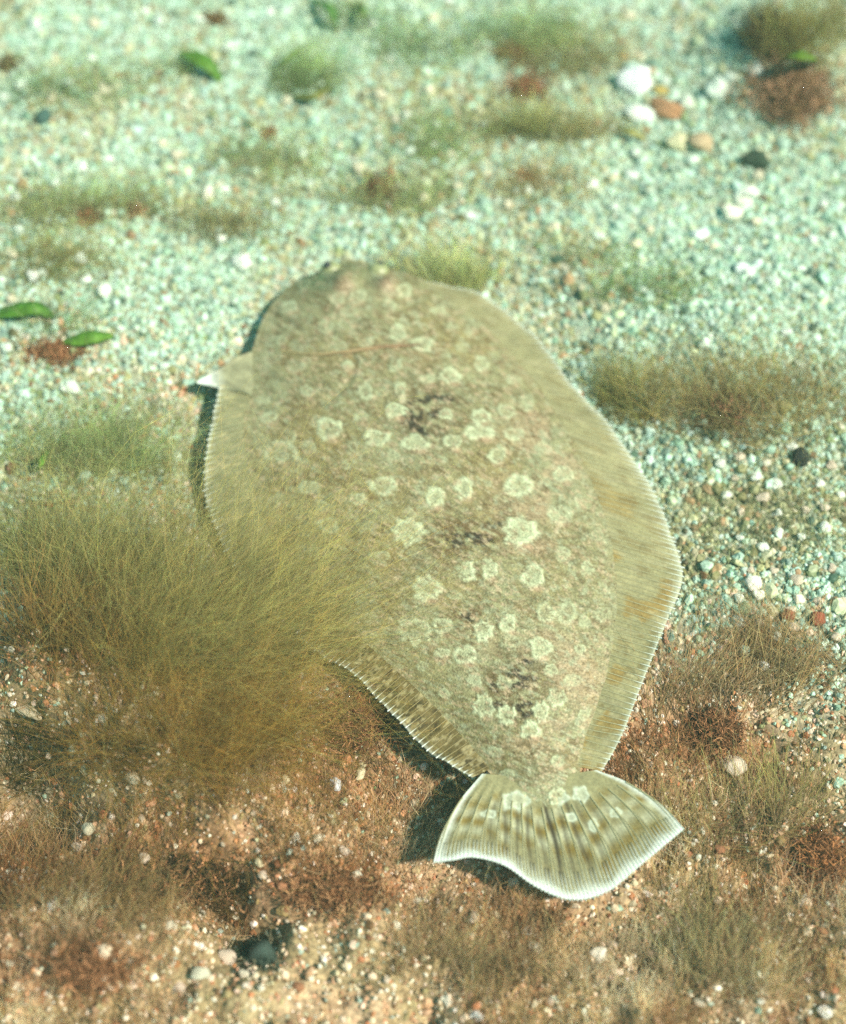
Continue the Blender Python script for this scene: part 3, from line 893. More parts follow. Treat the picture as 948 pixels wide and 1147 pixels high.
def blade_mesh(name, line, widths, col_fn, thick=0.0006, arch=0.0, nu=24, nw=7):
    """leaf-shaped solid along a line of world points"""
    ctr = crv(line, nu)
    wd = np.interp(np.linspace(0, 1, nu), np.linspace(0, 1, len(widths)), widths)
    tg = np.gradient(ctr, axis=0); tg /= np.linalg.norm(tg, axis=1, keepdims=True)
    sd_ = np.cross(tg, [0, 0, 1.0]); sd_ /= np.linalg.norm(sd_, axis=1, keepdims=True)
    a = np.linspace(-1, 1, nw)
    p = ctr[:, None, :] + sd_[:, None, :] * (a[None, :, None] * wd[:, None, None])
    p[..., 2] += arch * (1 - a[None, :] ** 2) * wd[:, None] / max(widths)
    q = p.copy(); q[..., 2] -= thick * (0.3 + 0.7 * (1 - a[None, :] ** 2))
    Uu, Aa = np.meshgrid(np.linspace(0, 1, nu), a, indexing='ij')
    cc_ = col_fn(Uu, Aa).reshape(-1, 3)
    g = grid_f(nu, nw); nn = nu * nw
    k = np.arange(nu - 1) * nw
    ed = [np.stack([k, k + nw, k + nw + nn, k + nn], -1), np.stack([k + nw - 1 + nw, k + nw - 1, k + nw - 1 + nn, k + nw - 1 + nw + nn], -1)]
    j = np.arange(nw - 1)
    ed += [np.stack([j + 1, j, j + nn, j + 1 + nn], -1), np.stack([j, j + 1, j + 1 + nn, j + nn], -1) + (nu - 1) * nw]
    return np.vstack([p.reshape(-1, 3), q.reshape(-1, 3)]), [g, g[:, ::-1] + nn] + ed, np.vstack([cc_, cc_])


def body_z(px, py):
    i = np.argmin((BX - px) ** 2 + (BY - py) ** 2)
    return np.array([xb.ravel()[i], yb.ravel()[i], Zb.ravel()[i]])


# pectoral fin folded along the body
pl = [body_z(*p) + np.array([0, 0, h]) for p, h in (((316, 392), .0003), ((350, 397), .0006), ((390, 394), .0008), ((430, 389), .0009), ((472, 388), .0006))]
v3, f3, c3 = blade_mesh('pectoral_fin', pl, [0.0003, 0.0008, 0.0010, 0.0009, 0.0003],
                        lambda u, a: mix(np.array([0.36, 0.29, 0.14]), np.array([0.26, 0.14, 0.08]), u[..., None]) * mix(0.4, 1.5, vn(u * 22, a * 4, 5))[..., None], 0.0005, 0.0006)
obj('pectoral_fin', mesh_np('pectoral_fin', v3 - fish0, f3, c3), M_FIN, fish)
# pelvic fin with the pale pointed tip
pl = [P(312, 418, 0.0040), P(278, 420, 0.0066), P(252, 424, 0.0084), P(221, 428, 0.009)]
v3, f3, c3 = blade_mesh('pelvic_fin', pl, [0.0150, 0.0135, 0.0070, 0.0006],
                        lambda u, a: mix(np.array([0.28, 0.27, 0.16]), np.array([0.74, 0.80, 0.74]), sst(0.62, 0.95, u)[..., None]) * mix(0.65, 1.25, vn(u * 14, a * 9, 6))[..., None], 0.0006, 0.0003)
obj('pelvic_fin', mesh_np('pelvic_fin', v3 - fish0, f3, c3), M_FIN, fish)


def ball(name, c, r, scale, colr, m, parent, seg=20):
    me = bpy.data.meshes.new(name)
    bm = bmesh.new()
    bmesh.ops.create_uvsphere(bm, u_segments=seg, v_segments=seg // 2 + 2, radius=r)
    for v in bm.verts:
        v.co = Vector((v.co.x * scale[0], v.co.y * scale[1], v.co.z * scale[2]))
    for f in bm.faces:
        f.smooth = True
    bm.to_mesh(me); bm.free()
    o = obj(name, me, m, parent)
    o.location = c
    o.color = (*colr, 1)
    return o


M_EYE = principled_attr('eye', rough=0.4, nscale=900, lo=0.6, hi=1.3, spec=0.6, src='OBJ')
for px, py, fwd in ((371, 301, (-0.55, 0.1, 0.8)), (424, 303, (0.35, 0.85, 0.45))):
    c0 = body_z(px, py) + np.array([0, 0, -0.0005])
    eye = ball('eye', c0 - fish0, 0.0046, (1.15, 1.0, 0.8), (0.26, 0.27, 0.13), M_EYE, fish)
    d = Vector(fwd).normalized()
    pu = ball('pupil', d * 0.0029, 0.0023, (1, 1, 1), (0.01, 0.012, 0.012), M_EYE, eye)

# ------------------------------------------------------------------ pebbles
PMESH = []
for k in range(7):
    bm = bmesh.new()
    bmesh.ops.create_icosphere(bm, subdivisions=3, radius=1.0)
    o3 = Vector((k * 5.1, k * 2.3, 0))
    from mathutils import noise as mnoise
    for v in bm.verts:
        d = mnoise.noise(v.co * 0.9 + o3) * 0.45 + mnoise.noise(v.co * 2.3 + o3) * 0.12 + mnoise.noise(v.co * 6 + o3) * 0.03
        v.co = v.co * (1 + d)
    for f in bm.faces:
        f.smooth = True
    me = bpy.data.meshes.new('pebble')
    bm.to_mesh(me); bm.free()
    me.materials.append(M_PEBBLE)
    PMESH.append(me)


def pebble(px, py, rx, ry, colr, label, name='pebble', cat='pebble', group=None, rot=None, k=None, sink=0.25, hz=None):
    g = ground_pt(float(px), float(py))
    dist = np.linalg.norm(g - CAM)
    a = rx * dist / FPX; b = ry * dist / FPX / 0.9
    hh = hz if hz else 0.8 * min(a, b)
    o = obj(name, PMESH[random.randrange(7) if k is None else k], None, label=label, category=cat)
    o.scale = (a, b, hh)
    o.rotation_euler = (random.uniform(-.2, .2), random.uniform(-.2, .2), random.uniform(-0.4, 0.4) if rot is None else math.radians(rot))
    o.location = g + np.array([0, 0, hh * (1 - 2 * sink) + 0.0008])
    o.color = (*colr, 1)
    if group:
        o['group'] = group
    return o


WHITE = (0.80, 0.82, 0.76)
pebble(712, 96, 18, 14, (0.82, 0.86, 0.84), 'large chalky white pebble, biggest of the white ones, beside the orange brown pebble', rot=25)
pebble(714, 131, 17, 9, (0.72, 0.76, 0.70), 'flat whitish pebble touching the end of the orange brown pebble')
pebble(746, 126, 19, 10, (0.42, 0.22, 0.11), 'oval orange brown pebble between two white pebbles', rot=-32, k=2)
pebble(739, 104, 9, 5, (0.45, 0.34, 0.10), 'little ochre yellow pebble just behind the orange brown pebble')
pebble(759, 163, 13, 10, (0.62, 0.58, 0.36), 'cream yellow pebble pressed against a tan pebble')
pebble(785, 165, 13, 11, (0.48, 0.36, 0.22), 'tan pebble pressed against a cream yellow pebble')
pebble(803, 104, 12, 14, (0.66, 0.74, 0.64), 'upright pale greenish white pebble beside the brown algae clump')
pebble(769, 118, 8, 8, (0.62, 0.68, 0.56), 'small rounded pale pebble beside the orange brown pebble')
pebble(846, 184, 15, 9, (0.035, 0.06, 0.035), 'blackish green lump lying alone on pale sand', name='dark_stone', cat='stone', hz=0.006)
pebble(838, 217, 12, 6, (0.80, 0.82, 0.72), 'elongated white pebble, uppermost of three in a row')
pebble(830, 229, 10, 6, (0.76, 0.77, 0.62), 'off white pebble, middle one of three in a row')
pebble(818, 242, 11, 8, (0.80, 0.80, 0.64), 'creamy round pebble, lowest of three in a row')
pebble(782, 266, 9, 6, (0.82, 0.86, 0.82), 'small bright white oval pebble on open sand')
pebble(830, 303, 8, 6, (0.78, 0.84, 0.80), 'white pebble on the sand beyond the dorsal fin', group=None)
pebble(272, 296, 10, 8, (0.78, 0.80, 0.72), 'white pebble next to the snout of the flounder')
pebble(233, 219, 6, 9, (0.80, 0.78, 0.66), 'upright creamy pebble on the brownish sand band')
pebble(117, 328, 8, 7, (0.80, 0.82, 0.74), 'round white pebble beyond the green leaf piece')
pebble(80, 437, 11, 7, (0.76, 0.80, 0.72), 'pale oval pebble in front of the rusty algae clump')
pebble(37, 312, 6, 6, (0.84, 0.84, 0.80), 'tiny bright pebble beyond the grass green leaf pair')
pebble(843, 656, 10, 8, (0.80, 0.76, 0.68), 'bright cream pebble beside the widest part of the dorsal fin')
pebble(855, 748, 6, 5, (0.8, 0.78, 0.76), 'tiny white pebble in brown turf beside the dorsal fin')
pebble(331, 942, 7, 6, (0.84, 0.80, 0.72), 'smooth white pebble half sunk in red brown turf')
pebble(376, 880, 6, 7, (0.66, 0.66, 0.70), 'greyish lilac pebble in red brown turf under the anal fin')
pebble(404, 868, 5, 7, (0.72, 0.62, 0.42), 'small buff pebble in red brown turf under the anal fin')
pebble(296, 1074, 15, 12, (0.05, 0.075, 0.06), 'dark slate green stone at the end of the groove', name='dark_stone', cat='stone', hz=0.008)
pebble(534, 1139, 8, 5, (0.80, 0.76, 0.72), 'pale pink and white pebble on turf in front of the tail')
pebble(671, 1069, 9, 6, (0.72, 0.64, 0.54), 'cream shell fragment on turf in front of the tail fin', name='shell_fragment', cat='shell')
pebble(925, 1134, 9, 6, (0.80, 0.72, 0.64), 'pinkish white pebble on turf, far from the fish')
pebble(50, 135, 9, 8, (0.06, 0.12, 0.10), 'dark teal pebble on pale sand', name='dark_stone', cat='stone')
pebble(35, 800, 16, 7, (0.62, 0.50, 0.34), 'long buff shell fragment on the algae covered hump', name='shell_fragment', cat='shell', rot=-25)
pebble(150, 873, 9, 6, (0.62, 0.52, 0.38), 'buff shell fragment in front of the golden algae', name='shell_fragment', cat='shell')
pebble(100, 930, 7, 6, (0.58, 0.54, 0.40), 'dull cream pebble beside the dark hollow')
pebble(226, 1092, 10, 7, (0.55, 0.50, 0.38), 'small pale pebble next to the dark slate green stone')
pebble(255, 1075, 9, 9, (0.60, 0.48, 0.38), 'pinkish pebble wedged between pale and dark stones')
pebble(896, 515, 9, 10, (0.02, 0.025, 0.02), 'small black pebble in gravel beyond the dorsal fin', name='dark_stone', cat='stone')
pebble(820, 860, 14, 10, (0.74, 0.60, 0.48), 'peach coloured pebble in brown turf beside the tail fin')
pebble(915, 695, 8, 7, (0.30, 0.08, 0.04), 'brick red pebble on the gravel', name='pebble')
pebble(882, 690, 8, 7, (0.28, 0.10, 0.05), 'maroon pebble on the gravel')
# look-alikes
POOL_S = [((0.78, 0.82, 0.74), 'white'), ((0.62, 0.70, 0.60), 'pale green'), ((0.66, 0.60, 0.44), 'buff')]
occ = []


MARKS = [(712, 100, 'the chalky white pebble'), (885, 110, 'the brown red algae clump'), (424, 214, 'the rusty red algae clump'), (225, 72, 'the curved green leaf piece'),
         (350, 100, 'the olive tuft with leaf scraps'), (595, 150, 'the olive strip of algae'), (100, 243, 'the dark red algae speck'), (62, 390, 'the rusty orange algae clump'),
         (505, 300, 'the olive tuft at the flounder head'), (580, 60, 'the rust and olive clump'), (10, 75, 'the brown algae scrap'), (846, 184, 'the blackish green lump'),
         (825, 232, 'the row of three pebbles'), (782, 266, 'the bright oval pebble'), (700, 440, 'the tuft on the dorsal fin'), (840, 440, 'the wide olive brown tuft'),
         (302, 149, 'the rust coloured speck'), (233, 219, 'the upright creamy pebble'), (272, 296, 'the flounder snout'), (221, 428, 'the pelvic fin tip'), (30, 350, 'the dark green leaf piece'),
         (590, 200, 'the orange algae speck'), (380, 15, 'the thin green blades'), (640, 400, 'the front of the dorsal fin'), (50, 135, 'the dark teal pebble'), (242, 24, 'the dark brown speck'),
         (843, 656, 'the bright cream pebble'), (896, 515, 'the black pebble'), (898, 692, 'the brick red pebble'), (880, 740, 'the drab brown tuft'), (766, 652, 'the bulge of the dorsal fin'),
         (296, 1072, 'the dark slate stone'), (226, 1092, 'the small pale pebble'), (331, 942, 'the smooth white pebble'), (105, 1085, 'the red clump on the hump'), (200, 985, 'the dark red clump'),
         (370, 1000, 'the rusty algae ridge'), (486, 970, 'the pointed tail corner'), (640, 1008, 'the rounded tail edge'), (765, 933, 'the blunt tail corner'), (671, 1069, 'the cream shell fragment'),
         (918, 965, 'the orange red clump'), (925, 1134, 'the pinkish white pebble'), (534, 1139, 'the pink and white pebble'), (20, 885, 'the dark hollow'), (820, 860, 'the peach coloured pebble'), (440, 830, 'the rear of the anal fin')]


def scatter(n, box, pal, what, rmin, rmax):
    m = 0
    while m < n:
        px = random.uniform(box[0], box[2]); py = random.uniform(box[1], box[3])
        g = P(px, py)
        if ell(g[0], g[1], FC[0], FC[1], 0.185, 0.125, FANG) < 1.0 or any((px - a) ** 2 + (py - b) ** 2 < 400 for a, b in occ):
            continue
        occ.append((px, py))
        c_, w_ = random.choice(pal)
        r = random.uniform(rmin, rmax)
        kk = random.uniform(0.85, 1.1)
        e1, e2 = random.uniform(0.9, 1.3), random.uniform(0.7, 1.0)
        shp = 'oval' if e1 / e2 > 1.4 else 'rounded'
        sz = 'small' if r > (rmin + rmax) / 2 else 'tiny'
        mk = min(MARKS, key=lambda q: (q[0] - px) ** 2 + (q[1] - py) ** 2)[2]
        pebble(px, py, r * e1, r * e2, tuple(min(1, q * kk) for q in c_), f'{sz} {shp} {w_} pebble {what} near {mk}', group=f'small loose pebbles {what}')
        m += 1


scatter(110, (0, 0, 948, 420), POOL_S, 'on pale sand', 4, 6.5)
scatter(34, (760, 500, 948, 720), [((0.74, 0.76, 0.66), 'whitish'), ((0.64, 0.52, 0.40), 'tan')], 'on gravel', 4, 6.5)
scatter(36, (0, 880, 948, 1140), [((0.62, 0.48, 0.38), 'pinkish'), ((0.64, 0.56, 0.44), 'cream'), ((0.36, 0.16, 0.08), 'rusty')], 'in brown turf', 4, 6.5)


# ------------------------------------------------------------------ green leaf pieces
def leaf(label, pix, wpx, ca, cb, lift=0.004, arch=0.002):
    p = []
    for i, (a, b) in enumerate(pix):
        g = ground_pt(float(a), float(b))
        k = i / (len(pix) - 1)
        g = P(a, b, g[2] + 0.0025 + lift * math.sin(math.pi * k))
        p.append(g)
    mpp = np.linalg.norm(p[0] - CAM) / FPX
    o0 = p[len(p) // 2].copy()
    ws = [x * mpp for x in wpx]
    v3, f3, c3 = blade_mesh('leaf', p, ws, lambda u, a: mix(np.array(ca), np.array(cb), (0.5 + 0.5 * a)[..., None]) * mix(0.7, 1.3, vn(u * 12, a * 3, 9))[..., None], 0.0006, arch)
    o = obj('leaf_fragment', mesh_np('leaf_fragment', v3 - o0, f3, c3), M_BLADE, label=label, category='leaf')
    o.location = o0
    return o


G1, G2 = (0.06, 0.17, 0.02), (0.16, 0.32, 0.04)
leaf('curved bright green leaf piece arching alone over pale sand', [(202, 58), (218, 62), (236, 74), (248, 90)], [3, 8, 9, 3], G1, G2, 0.008)
leaf('flat green leaf piece beside the rusty algae clump', [(72, 382), (88, 380), (106, 377), (126, 375)], [3, 9, 9, 4], G1, G2)
leaf('long dark green leaf piece beyond the rusty algae clump', [(0, 350), (20, 347), (42, 345), (60, 354)], [7, 10, 9, 3], (0.05, 0.15, 0.02), (0.12, 0.27, 0.03))
leaf('small mossy green leaf on the brown algae clump', [(878, 68), (892, 61), (905, 63), (917, 70)], [3, 7, 8, 3], (0.07, 0.14, 0.01), (0.17, 0.28, 0.03), 0.02)
leaf('yellowish olive stick like leaf on open sand', [(692, 141), (705, 147), (724, 156)], [2, 4, 2], (0.25, 0.24, 0.05), (0.36, 0.34, 0.10))
leaf('thin green blade standing at the edge of pale sand', [(352, 0), (366, 6), (374, 16), (378, 32)], [4, 5, 5, 2], G1, (0.14, 0.30, 0.08), 0.01)
leaf('second thin green blade with a brown tip', [(402, 4), (408, 14), (412, 28)], [3, 4, 1], G1, (0.2, 0.26, 0.06), 0.01)
leaf('small green blade poking out of pale olive algae', [(40, 530), (46, 518), (54, 504)], [3, 4, 2], (0.08, 0.18, 0.02), G2, 0.01)
leaf('olive leaf scrap lying beside the olive tuft on sand', [(310, 72), (322, 66), (338, 52)], [2, 5, 2], (0.14, 0.24, 0.05), (0.2, 0.32, 0.08))
leaf('brownish green leaf scrap at the foot of the olive tuft', [(330, 108), (350, 108), (370, 98)], [3, 5, 2], (0.10, 0.16, 0.02), (0.24, 0.24, 0.06))


# ------------------------------------------------------------------ red and brown branching clumps
def clump(label, px, py, rx, ry, n, ca, cb, hmul=1.0, rad=0.00042, name='red_algae_clump'):
    mpp = np.linalg.norm(P(px, py) - CAM) / FPX
    n = int(n * 2.2)
    ca = mix(np.array(ca), np.array([0.34, 0.22, 0.12]), 0.4)
    a = rng.uniform(0, 6.28, n); r = np.abs(rng.normal(0, 0.6, n))
    g = ground_pt(px + rx * 0.8 * r * np.cos(a), py + ry * 0.8 * r * np.sin(a))
    d = rng.normal(0, 0.7, (n, 3)); d[:, 2] = np.abs(d[:, 2]) + 0.5
    ln = ry * mpp * rng.uniform(0.5, 1.1, n) * hmul
    tone = rng.uniform(0.5, 1.5, (n, 1))
    kk = (rng.random((n, 1)) < 0.4)
    A = np.where(kk, np.array(ca), np.array(cb)) * tone
    v, f, c = strands(g, d, ln, rad * rng.uniform(0.6, 1.4, n), A * 0.8, A * 1.25, 4, 0.25, 0.2)
    # side twigs
    i = rng.integers(0, n, n * 2)
    g2 = g[i] + d[i] / np.linalg.norm(d[i], axis=1, keepdims=True) * (ln[i] * rng.uniform(0.3, 0.8, n * 2))[:, None]
    v2, f2, c2 = strands(g2, rng.normal(0, 1, (n * 2, 3)) + np.array([0, 0, 0.4]), ln[i] * 0.5, rad * 0.7 * np.ones(n * 2), A[i], A[i] * 1.4, 3, 0.2, 0)
    V3 = np.vstack([v, v2]); o0 = ground_pt(float(px), float(py))
    o = obj(name, mesh_np(name, V3 - o0, np.vstack([f, f2 + len(v)]), np.vstack([c, c2])), M_RED, label=label, category='algae')
    o.location = o0
    return o


RD, RB, DK = (0.36, 0.12, 0.06), (0.20, 0.09, 0.04), (0.07, 0.045, 0.02)
clump('rusty red algae clump alone on pale sand beyond the flounder head', 426, 214, 22, 17, 130, (0.40, 0.20, 0.10), RB)
clump('dark red algae speck on the brownish sand band', 100, 245, 14, 11, 70, RD, RB)
clump('pale brown algae speck beside the upright creamy pebble', 153, 237, 13, 12, 60, (0.45, 0.28, 0.16), RB)
clump('rusty orange algae clump under the flat green leaf piece', 62, 397, 38, 14, 200, (0.48, 0.20, 0.09), RB)
clump('tiny rust coloured algae speck in the middle of open sand', 302, 149, 9, 8, 40, RD, RB)
clump('large brown red algae clump shading the mossy leaf', 888, 112, 52, 34, 420, (0.48, 0.26, 0.17), (0.22, 0.13, 0.06), 0.9)
clump('dark olive algae clump behind the mossy green leaf', 862, 45, 26, 26, 200, (0.12, 0.15, 0.04), DK, 1.2)
clump('rust and olive algae clump at the edge of open sand', 575, 62, 26, 13, 110, RB, (0.20, 0.14, 0.05))
clump('reddish algae clump amid brown stained sand', 590, 100, 26, 15, 130, RD, RB)
clump('orange algae speck on sand below the olive strip', 590, 200, 14, 9, 60, (0.42, 0.2, 0.08), RB)
clump('dark brown speck of algae by the frame of pale grains', 242, 24, 18, 10, 60, DK, (0.22, 0.14, 0.05))
clump('brown algae scrap near the curved green leaf piece', 10, 75, 20, 10, 80, (0.2, 0.14, 0.04), DK)
clump('maroon algae clump in the olive tuft beside the dorsal fin', 815, 462, 36, 20, 200, (0.30, 0.12, 0.07), DK)
clump('rust red algae clump deep in the turf at the tail', 800, 820, 36, 26, 200, (0.34, 0.13, 0.05), RB)
clump('orange red algae clump on turf away from the tail fin', 918, 965, 26, 34, 220, (0.50, 0.18, 0.05), RB)
clump('red brown algae clump under the anal fin shade', 400, 810, 50, 34, 300, (0.36, 0.14, 0.06), RB)
clump('dark red algae clump below the golden algae', 200, 985, 80, 26, 360, (0.34, 0.13, 0.05), DK)
clump('red algae clump on the hump before the dark hollow', 105, 1085, 50, 24, 260, (0.38, 0.14, 0.06), RB)
clump('rusty algae ridge above the groove and dark stone', 370, 1000, 70, 22, 300, (0.36, 0.16, 0.07), RB)
clump('brown black algae clump before the tail fin', 610, 1035, 26, 16, 120, RB, DK)

# ------------------------------------------------------------------ filamentous algae tufts
clump('dark green algae clump growing on the slate stone', 292, 1068, 24, 20, 130, (0.12, 0.16, 0.11), (0.05, 0.07, 0.05))
OL, OLT = (0.20, 0.17, 0.055), (0.34, 0.32, 0.14)
GD, GDT = (0.19, 0.11, 0.025), (0.34, 0.24, 0.07)
GR, GRT = (0.16, 0.20, 0.08), (0.34, 0.40, 0.22)
BN, BNT = (0.19, 0.13, 0.06), (0.38, 0.30, 0.17)
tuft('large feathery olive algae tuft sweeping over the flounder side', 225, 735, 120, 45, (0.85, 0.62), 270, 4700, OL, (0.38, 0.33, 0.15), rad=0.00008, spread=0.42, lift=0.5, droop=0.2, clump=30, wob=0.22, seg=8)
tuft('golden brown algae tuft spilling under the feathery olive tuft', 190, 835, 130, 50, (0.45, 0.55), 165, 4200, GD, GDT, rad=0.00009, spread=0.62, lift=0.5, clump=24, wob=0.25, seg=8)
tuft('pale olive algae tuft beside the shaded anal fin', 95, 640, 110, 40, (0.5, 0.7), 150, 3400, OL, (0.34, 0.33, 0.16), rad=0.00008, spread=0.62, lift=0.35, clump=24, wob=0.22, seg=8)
tuft('thin green algae tuft in front of the pale pebbles', 95, 520, 110, 25, (0.5, 0.6), 100, 2200, (0.22, 0.22, 0.09), GRT, rad=0.00009, spread=0.62, lift=0.3, clump=24, wob=0.2)
tuft('dark green algae tuft hanging over the dark hollow', 30, 855, 55, 40, (0.2, 0.6), 110, 600, (0.04, 0.035, 0.01), (0.10, 0.085, 0.02), spread=0.5, lift=0.5)
tuft('brown algae tuft on the left hand hump', 60, 740, 80, 40, (0.4, 0.6), 130, 1300, (0.14, 0.08, 0.02), (0.30, 0.22, 0.08), spread=0.4, lift=0.4)
tuft('wide olive brown algae tuft on gravel beyond the dorsal fin', 835, 465, 135, 45, (-0.15, 0.9), 110, 2300, (0.22, 0.17, 0.07), (0.36, 0.32, 0.17), rad=0.0001, spread=0.6, lift=0.3, clump=26, wob=0.2)
tuft('small olive algae tuft touching the dorsal fin margin', 705, 455, 56, 30, (0.1, 0.8), 85, 900, OL, OLT, spread=0.4, lift=0.3)
tuft('brown algae tuft beside the rear of the dorsal fin', 815, 790, 100, 45, (0.2, 0.9), 105, 1000, BN, BNT, spread=0.4, lift=0.35, clump=12)
tuft('drab brown algae tuft beside the bright cream pebble', 880, 740, 70, 40, (-0.2, 0.8), 90, 620, BN, BNT, spread=0.4, lift=0.35)
tuft('olive brown algae tuft between tail fin and orange red clump', 840, 930, 90, 50, (0.1, 0.9), 100, 800, BN, OLT, spread=0.45, lift=0.35, clump=10)
tuft('green olive algae tuft on open sand with leaf scraps', 350, 100, 60, 20, (0.5, 0.6), 85, 900, (0.14, 0.17, 0.05), GRT, spread=0.45, lift=0.3)
tuft('olive strip of algae beside the reddish clump', 595, 155, 70, 14, (0.3, 0.5), 70, 1000, (0.19, 0.18, 0.07), (0.36, 0.36, 0.18), spread=0.5, lift=0.25, clump=10)
tuft('olive algae tuft right behind the flounder head', 500, 318, 70, 14, (0.0, 0.8), 80, 900, (0.26, 0.26, 0.11), (0.42, 0.44, 0.24), spread=0.35, lift=0.35)
tuft('brown green algae tuft crowning the large brown red clump', 890, 50, 70, 34, (0.1, 0.6), 110, 1000, (0.15, 0.13, 0.04), (0.28, 0.26, 0.10), spread=0.45, lift=0.6)
tuft('sparse olive algae along the brownish sand band', 95, 242, 130, 18, (0.5, 0.5), 70, 1300, (0.22, 0.20, 0.09), GRT, spread=0.5, lift=0.25, clump=14)
tuft('sparse green algae amid the rust and olive clump', 585, 45, 80, 22, (0.2, 0.6), 75, 1000, GR, GRT, spread=0.6, lift=0.3, clump=18)
tuft('wispy green algae beside the thin green blades', 400, 35, 60, 25, (0.4, 0.4), 70, 300, GR, GRT, spread=0.5, lift=0.3)
tuft('wispy pale algae under the curved green leaf piece', 175, 85, 70, 18, (0.4, 0.5), 60, 280, GR, GRT, spread=0.5, lift=0.25)
tuft('faint olive algae wisps around the rusty red clump', 420, 230, 110, 22, (0.3, 0.5), 65, 900, (0.24, 0.23, 0.11), GRT, spread=0.5, lift=0.25, clump=12)
tuft('faint olive algae wisps on the sand beyond the dorsal fin', 660, 290, 60, 20, (0.3, 0.5), 55, 220, (0.26, 0.24, 0.12), GRT, spread=0.5, lift=0.25)
tuft('olive algae wisps around the pair of leaf pieces', 40, 365, 60, 18, (0.4, 0.5), 60, 240, GR, GRT, spread=0.5, lift=0.3)
for lab, a, b, rx_, ry_, ln_, n_, c0_, c1_ in [
        ('faint green algae wisps beside the dark teal pebble', 80, 105, 90, 22, 70, 420, GR, GRT),
        ('faint olive algae wisps under the rust coloured speck', 300, 185, 80, 18, 65, 420, (0.22, 0.22, 0.09), GRT),
        ('olive brown algae wisps between pale and green pebbles', 250, 262, 90, 18, 65, 480, (0.22, 0.19, 0.08), (0.36, 0.34, 0.18)),
        ('olive algae wisps touching the dark green leaf piece', 50, 300, 80, 20, 70, 480, (0.20, 0.19, 0.07), (0.34, 0.34, 0.16)),
        ('greenish brown algae wisps beside the reddish clump', 640, 75, 80, 22, 70, 520, (0.20, 0.17, 0.07), (0.36, 0.34, 0.17)),
        ('pale olive algae wisps along the sand beyond the head', 480, 165, 60, 30, 65, 420, GR, GRT),
        ('light brown algae wisps around the orange algae speck', 600, 215, 90, 22, 60, 420, (0.26, 0.21, 0.10), (0.40, 0.36, 0.2)),
        ('faint green algae wisps by the white pebble at the dorsal fin', 720, 330, 80, 20, 60, 360, GR, GRT),
        ('rough olive algae wisps beside the chalky white pebble', 660, 150, 40, 18, 55, 260, (0.24, 0.2, 0.08), (0.38, 0.34, 0.16)),
        ('olive algae wisps drooping at the foot of the thin blades', 460, 60, 60, 22, 70, 420, GR, GRT)]:
    tuft(lab, a, b, rx_, ry_, (0.35, 0.5), ln_ * 1.1, int(n_ * 1.8), c0_, c1_, rad=0.0001, spread=0.65, lift=0.28, clump=20, wob=0.2)
tuft('mossy algae wisps on turf beyond the dark slate stone', 110, 1010, 110, 40, (0.5, 0.5), 85, 600, (0.16, 0.10, 0.04), (0.30, 0.22, 0.10), spread=0.5, lift=0.35, clump=12)
tuft('grey brown algae wisps before the tail fin', 520, 1090, 150, 45, (0.2, 0.8), 80, 900, BN, BNT, spread=0.45, lift=0.35, clump=16)
tuft('grey olive algae wisps on turf before the orange red clump', 800, 1080, 130, 50, (0.2, 0.8), 80, 900, BN, (0.36, 0.32, 0.18), spread=0.45, lift=0.35, clump=16)
tuft('dark brown algae fringe along the groove', 235, 1000, 45, 22, (0.6, -0.1), 70, 420, (0.05, 0.03, 0.012), (0.14, 0.09, 0.03), spread=0.45, lift=0.35)

# ------------------------------------------------------------------ turf: short filaments nobody could count
def film_at(x, y):
    qx, qy = proj(np.stack([x, y, np.zeros_like(x)], -1))
    m = np.zeros(len(x))
    for a, b, c, d in BR:
        m = np.maximum(m, np.exp(-(((qx - a) / c) ** 2 + ((qy - b) / d) ** 2)))
    return m


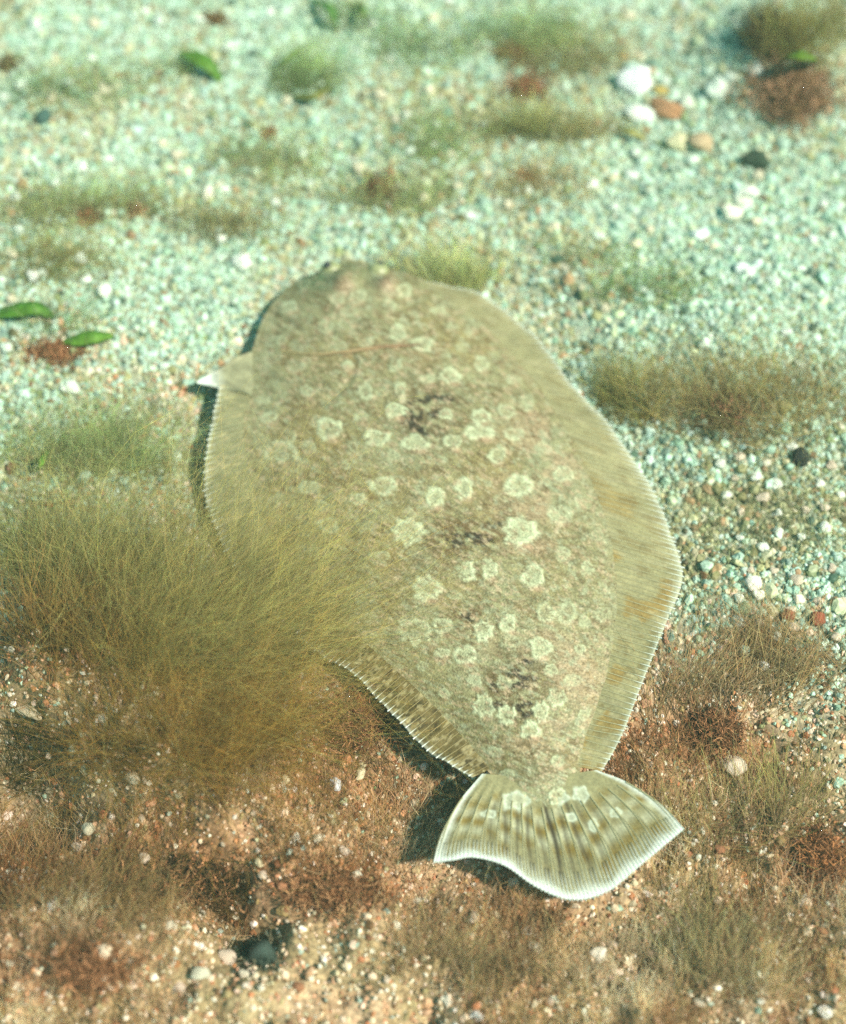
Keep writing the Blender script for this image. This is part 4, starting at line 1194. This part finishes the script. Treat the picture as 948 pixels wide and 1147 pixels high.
NTF = 210000
x = rng.uniform(-0.36, 0.36, NTF); y = np.where(rng.random(NTF) < 0.75, rng.uniform(-0.28, 0.06, NTF), rng.uniform(0.06, 0.52, NTF))
L = low_mask(x, y)
dn = fbm(x, y, 28, 3, 61)
keep = rng.random(NTF) < np.clip(L * sst(0.28, 0.56, dn) * 0.8 + 0.10 * sst(0.52, 0.7, fbm(x, y, 14, 3, 62)) + 0.2 * film_at(x, y), 0, 1)
keep &= ~in_fish(x, y)
x, y, L = x[keep], y[keep], L[keep]
n = min(len(x), 95000)
x, y, L = x[:n], y[:n], L[:n]
roots = np.stack([x, y, gh(x, y)], -1)
d = np.array([0.12, 0.65, 0.5]) + rng.normal(0, 0.42, (n, 3)); d[:, 2] = np.abs(d[:, 2]) + 0.12
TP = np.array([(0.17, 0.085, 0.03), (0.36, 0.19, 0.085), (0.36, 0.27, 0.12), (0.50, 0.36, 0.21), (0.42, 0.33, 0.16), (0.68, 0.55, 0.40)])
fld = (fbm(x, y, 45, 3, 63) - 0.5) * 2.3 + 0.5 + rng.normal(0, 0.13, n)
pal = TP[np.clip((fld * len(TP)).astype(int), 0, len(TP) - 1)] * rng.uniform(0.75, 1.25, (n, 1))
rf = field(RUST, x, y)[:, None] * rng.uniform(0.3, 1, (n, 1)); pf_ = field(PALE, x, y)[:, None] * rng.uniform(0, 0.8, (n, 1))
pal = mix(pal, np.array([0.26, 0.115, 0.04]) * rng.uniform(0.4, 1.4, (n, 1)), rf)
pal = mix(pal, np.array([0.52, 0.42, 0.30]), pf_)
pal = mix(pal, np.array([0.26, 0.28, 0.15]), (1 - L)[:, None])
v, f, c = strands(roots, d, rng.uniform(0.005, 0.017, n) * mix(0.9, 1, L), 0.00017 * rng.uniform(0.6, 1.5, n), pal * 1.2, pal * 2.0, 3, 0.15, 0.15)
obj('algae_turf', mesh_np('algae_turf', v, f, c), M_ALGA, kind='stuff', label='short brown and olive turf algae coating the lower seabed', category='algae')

# ------------------------------------------------------------------ the water's haze
bm = bmesh.new()
bmesh.ops.create_cube(bm, size=1)
for v_ in bm.verts:
    v_.co = Vector((v_.co.x * 16, v_.co.y * 16, -1.1 + (v_.co.z + 0.5) * 1.9))
hm = bpy.data.meshes.new('haze'); bm.to_mesh(hm); bm.free()
m, nt, out = mat('water_haze')
pv = nt.nodes.new('ShaderNodeVolumePrincipled')
pv.inputs['Color'].default_value = (0.55, 0.9, 0.78, 1)
pv.inputs['Density'].default_value = 0.08
pv.inputs['Anisotropy'].default_value = 0.2
nt.links.new(pv.outputs[0], out.inputs['Volume'])
obj('haze', hm, m, kind='stuff', label='pale green haze of the water')
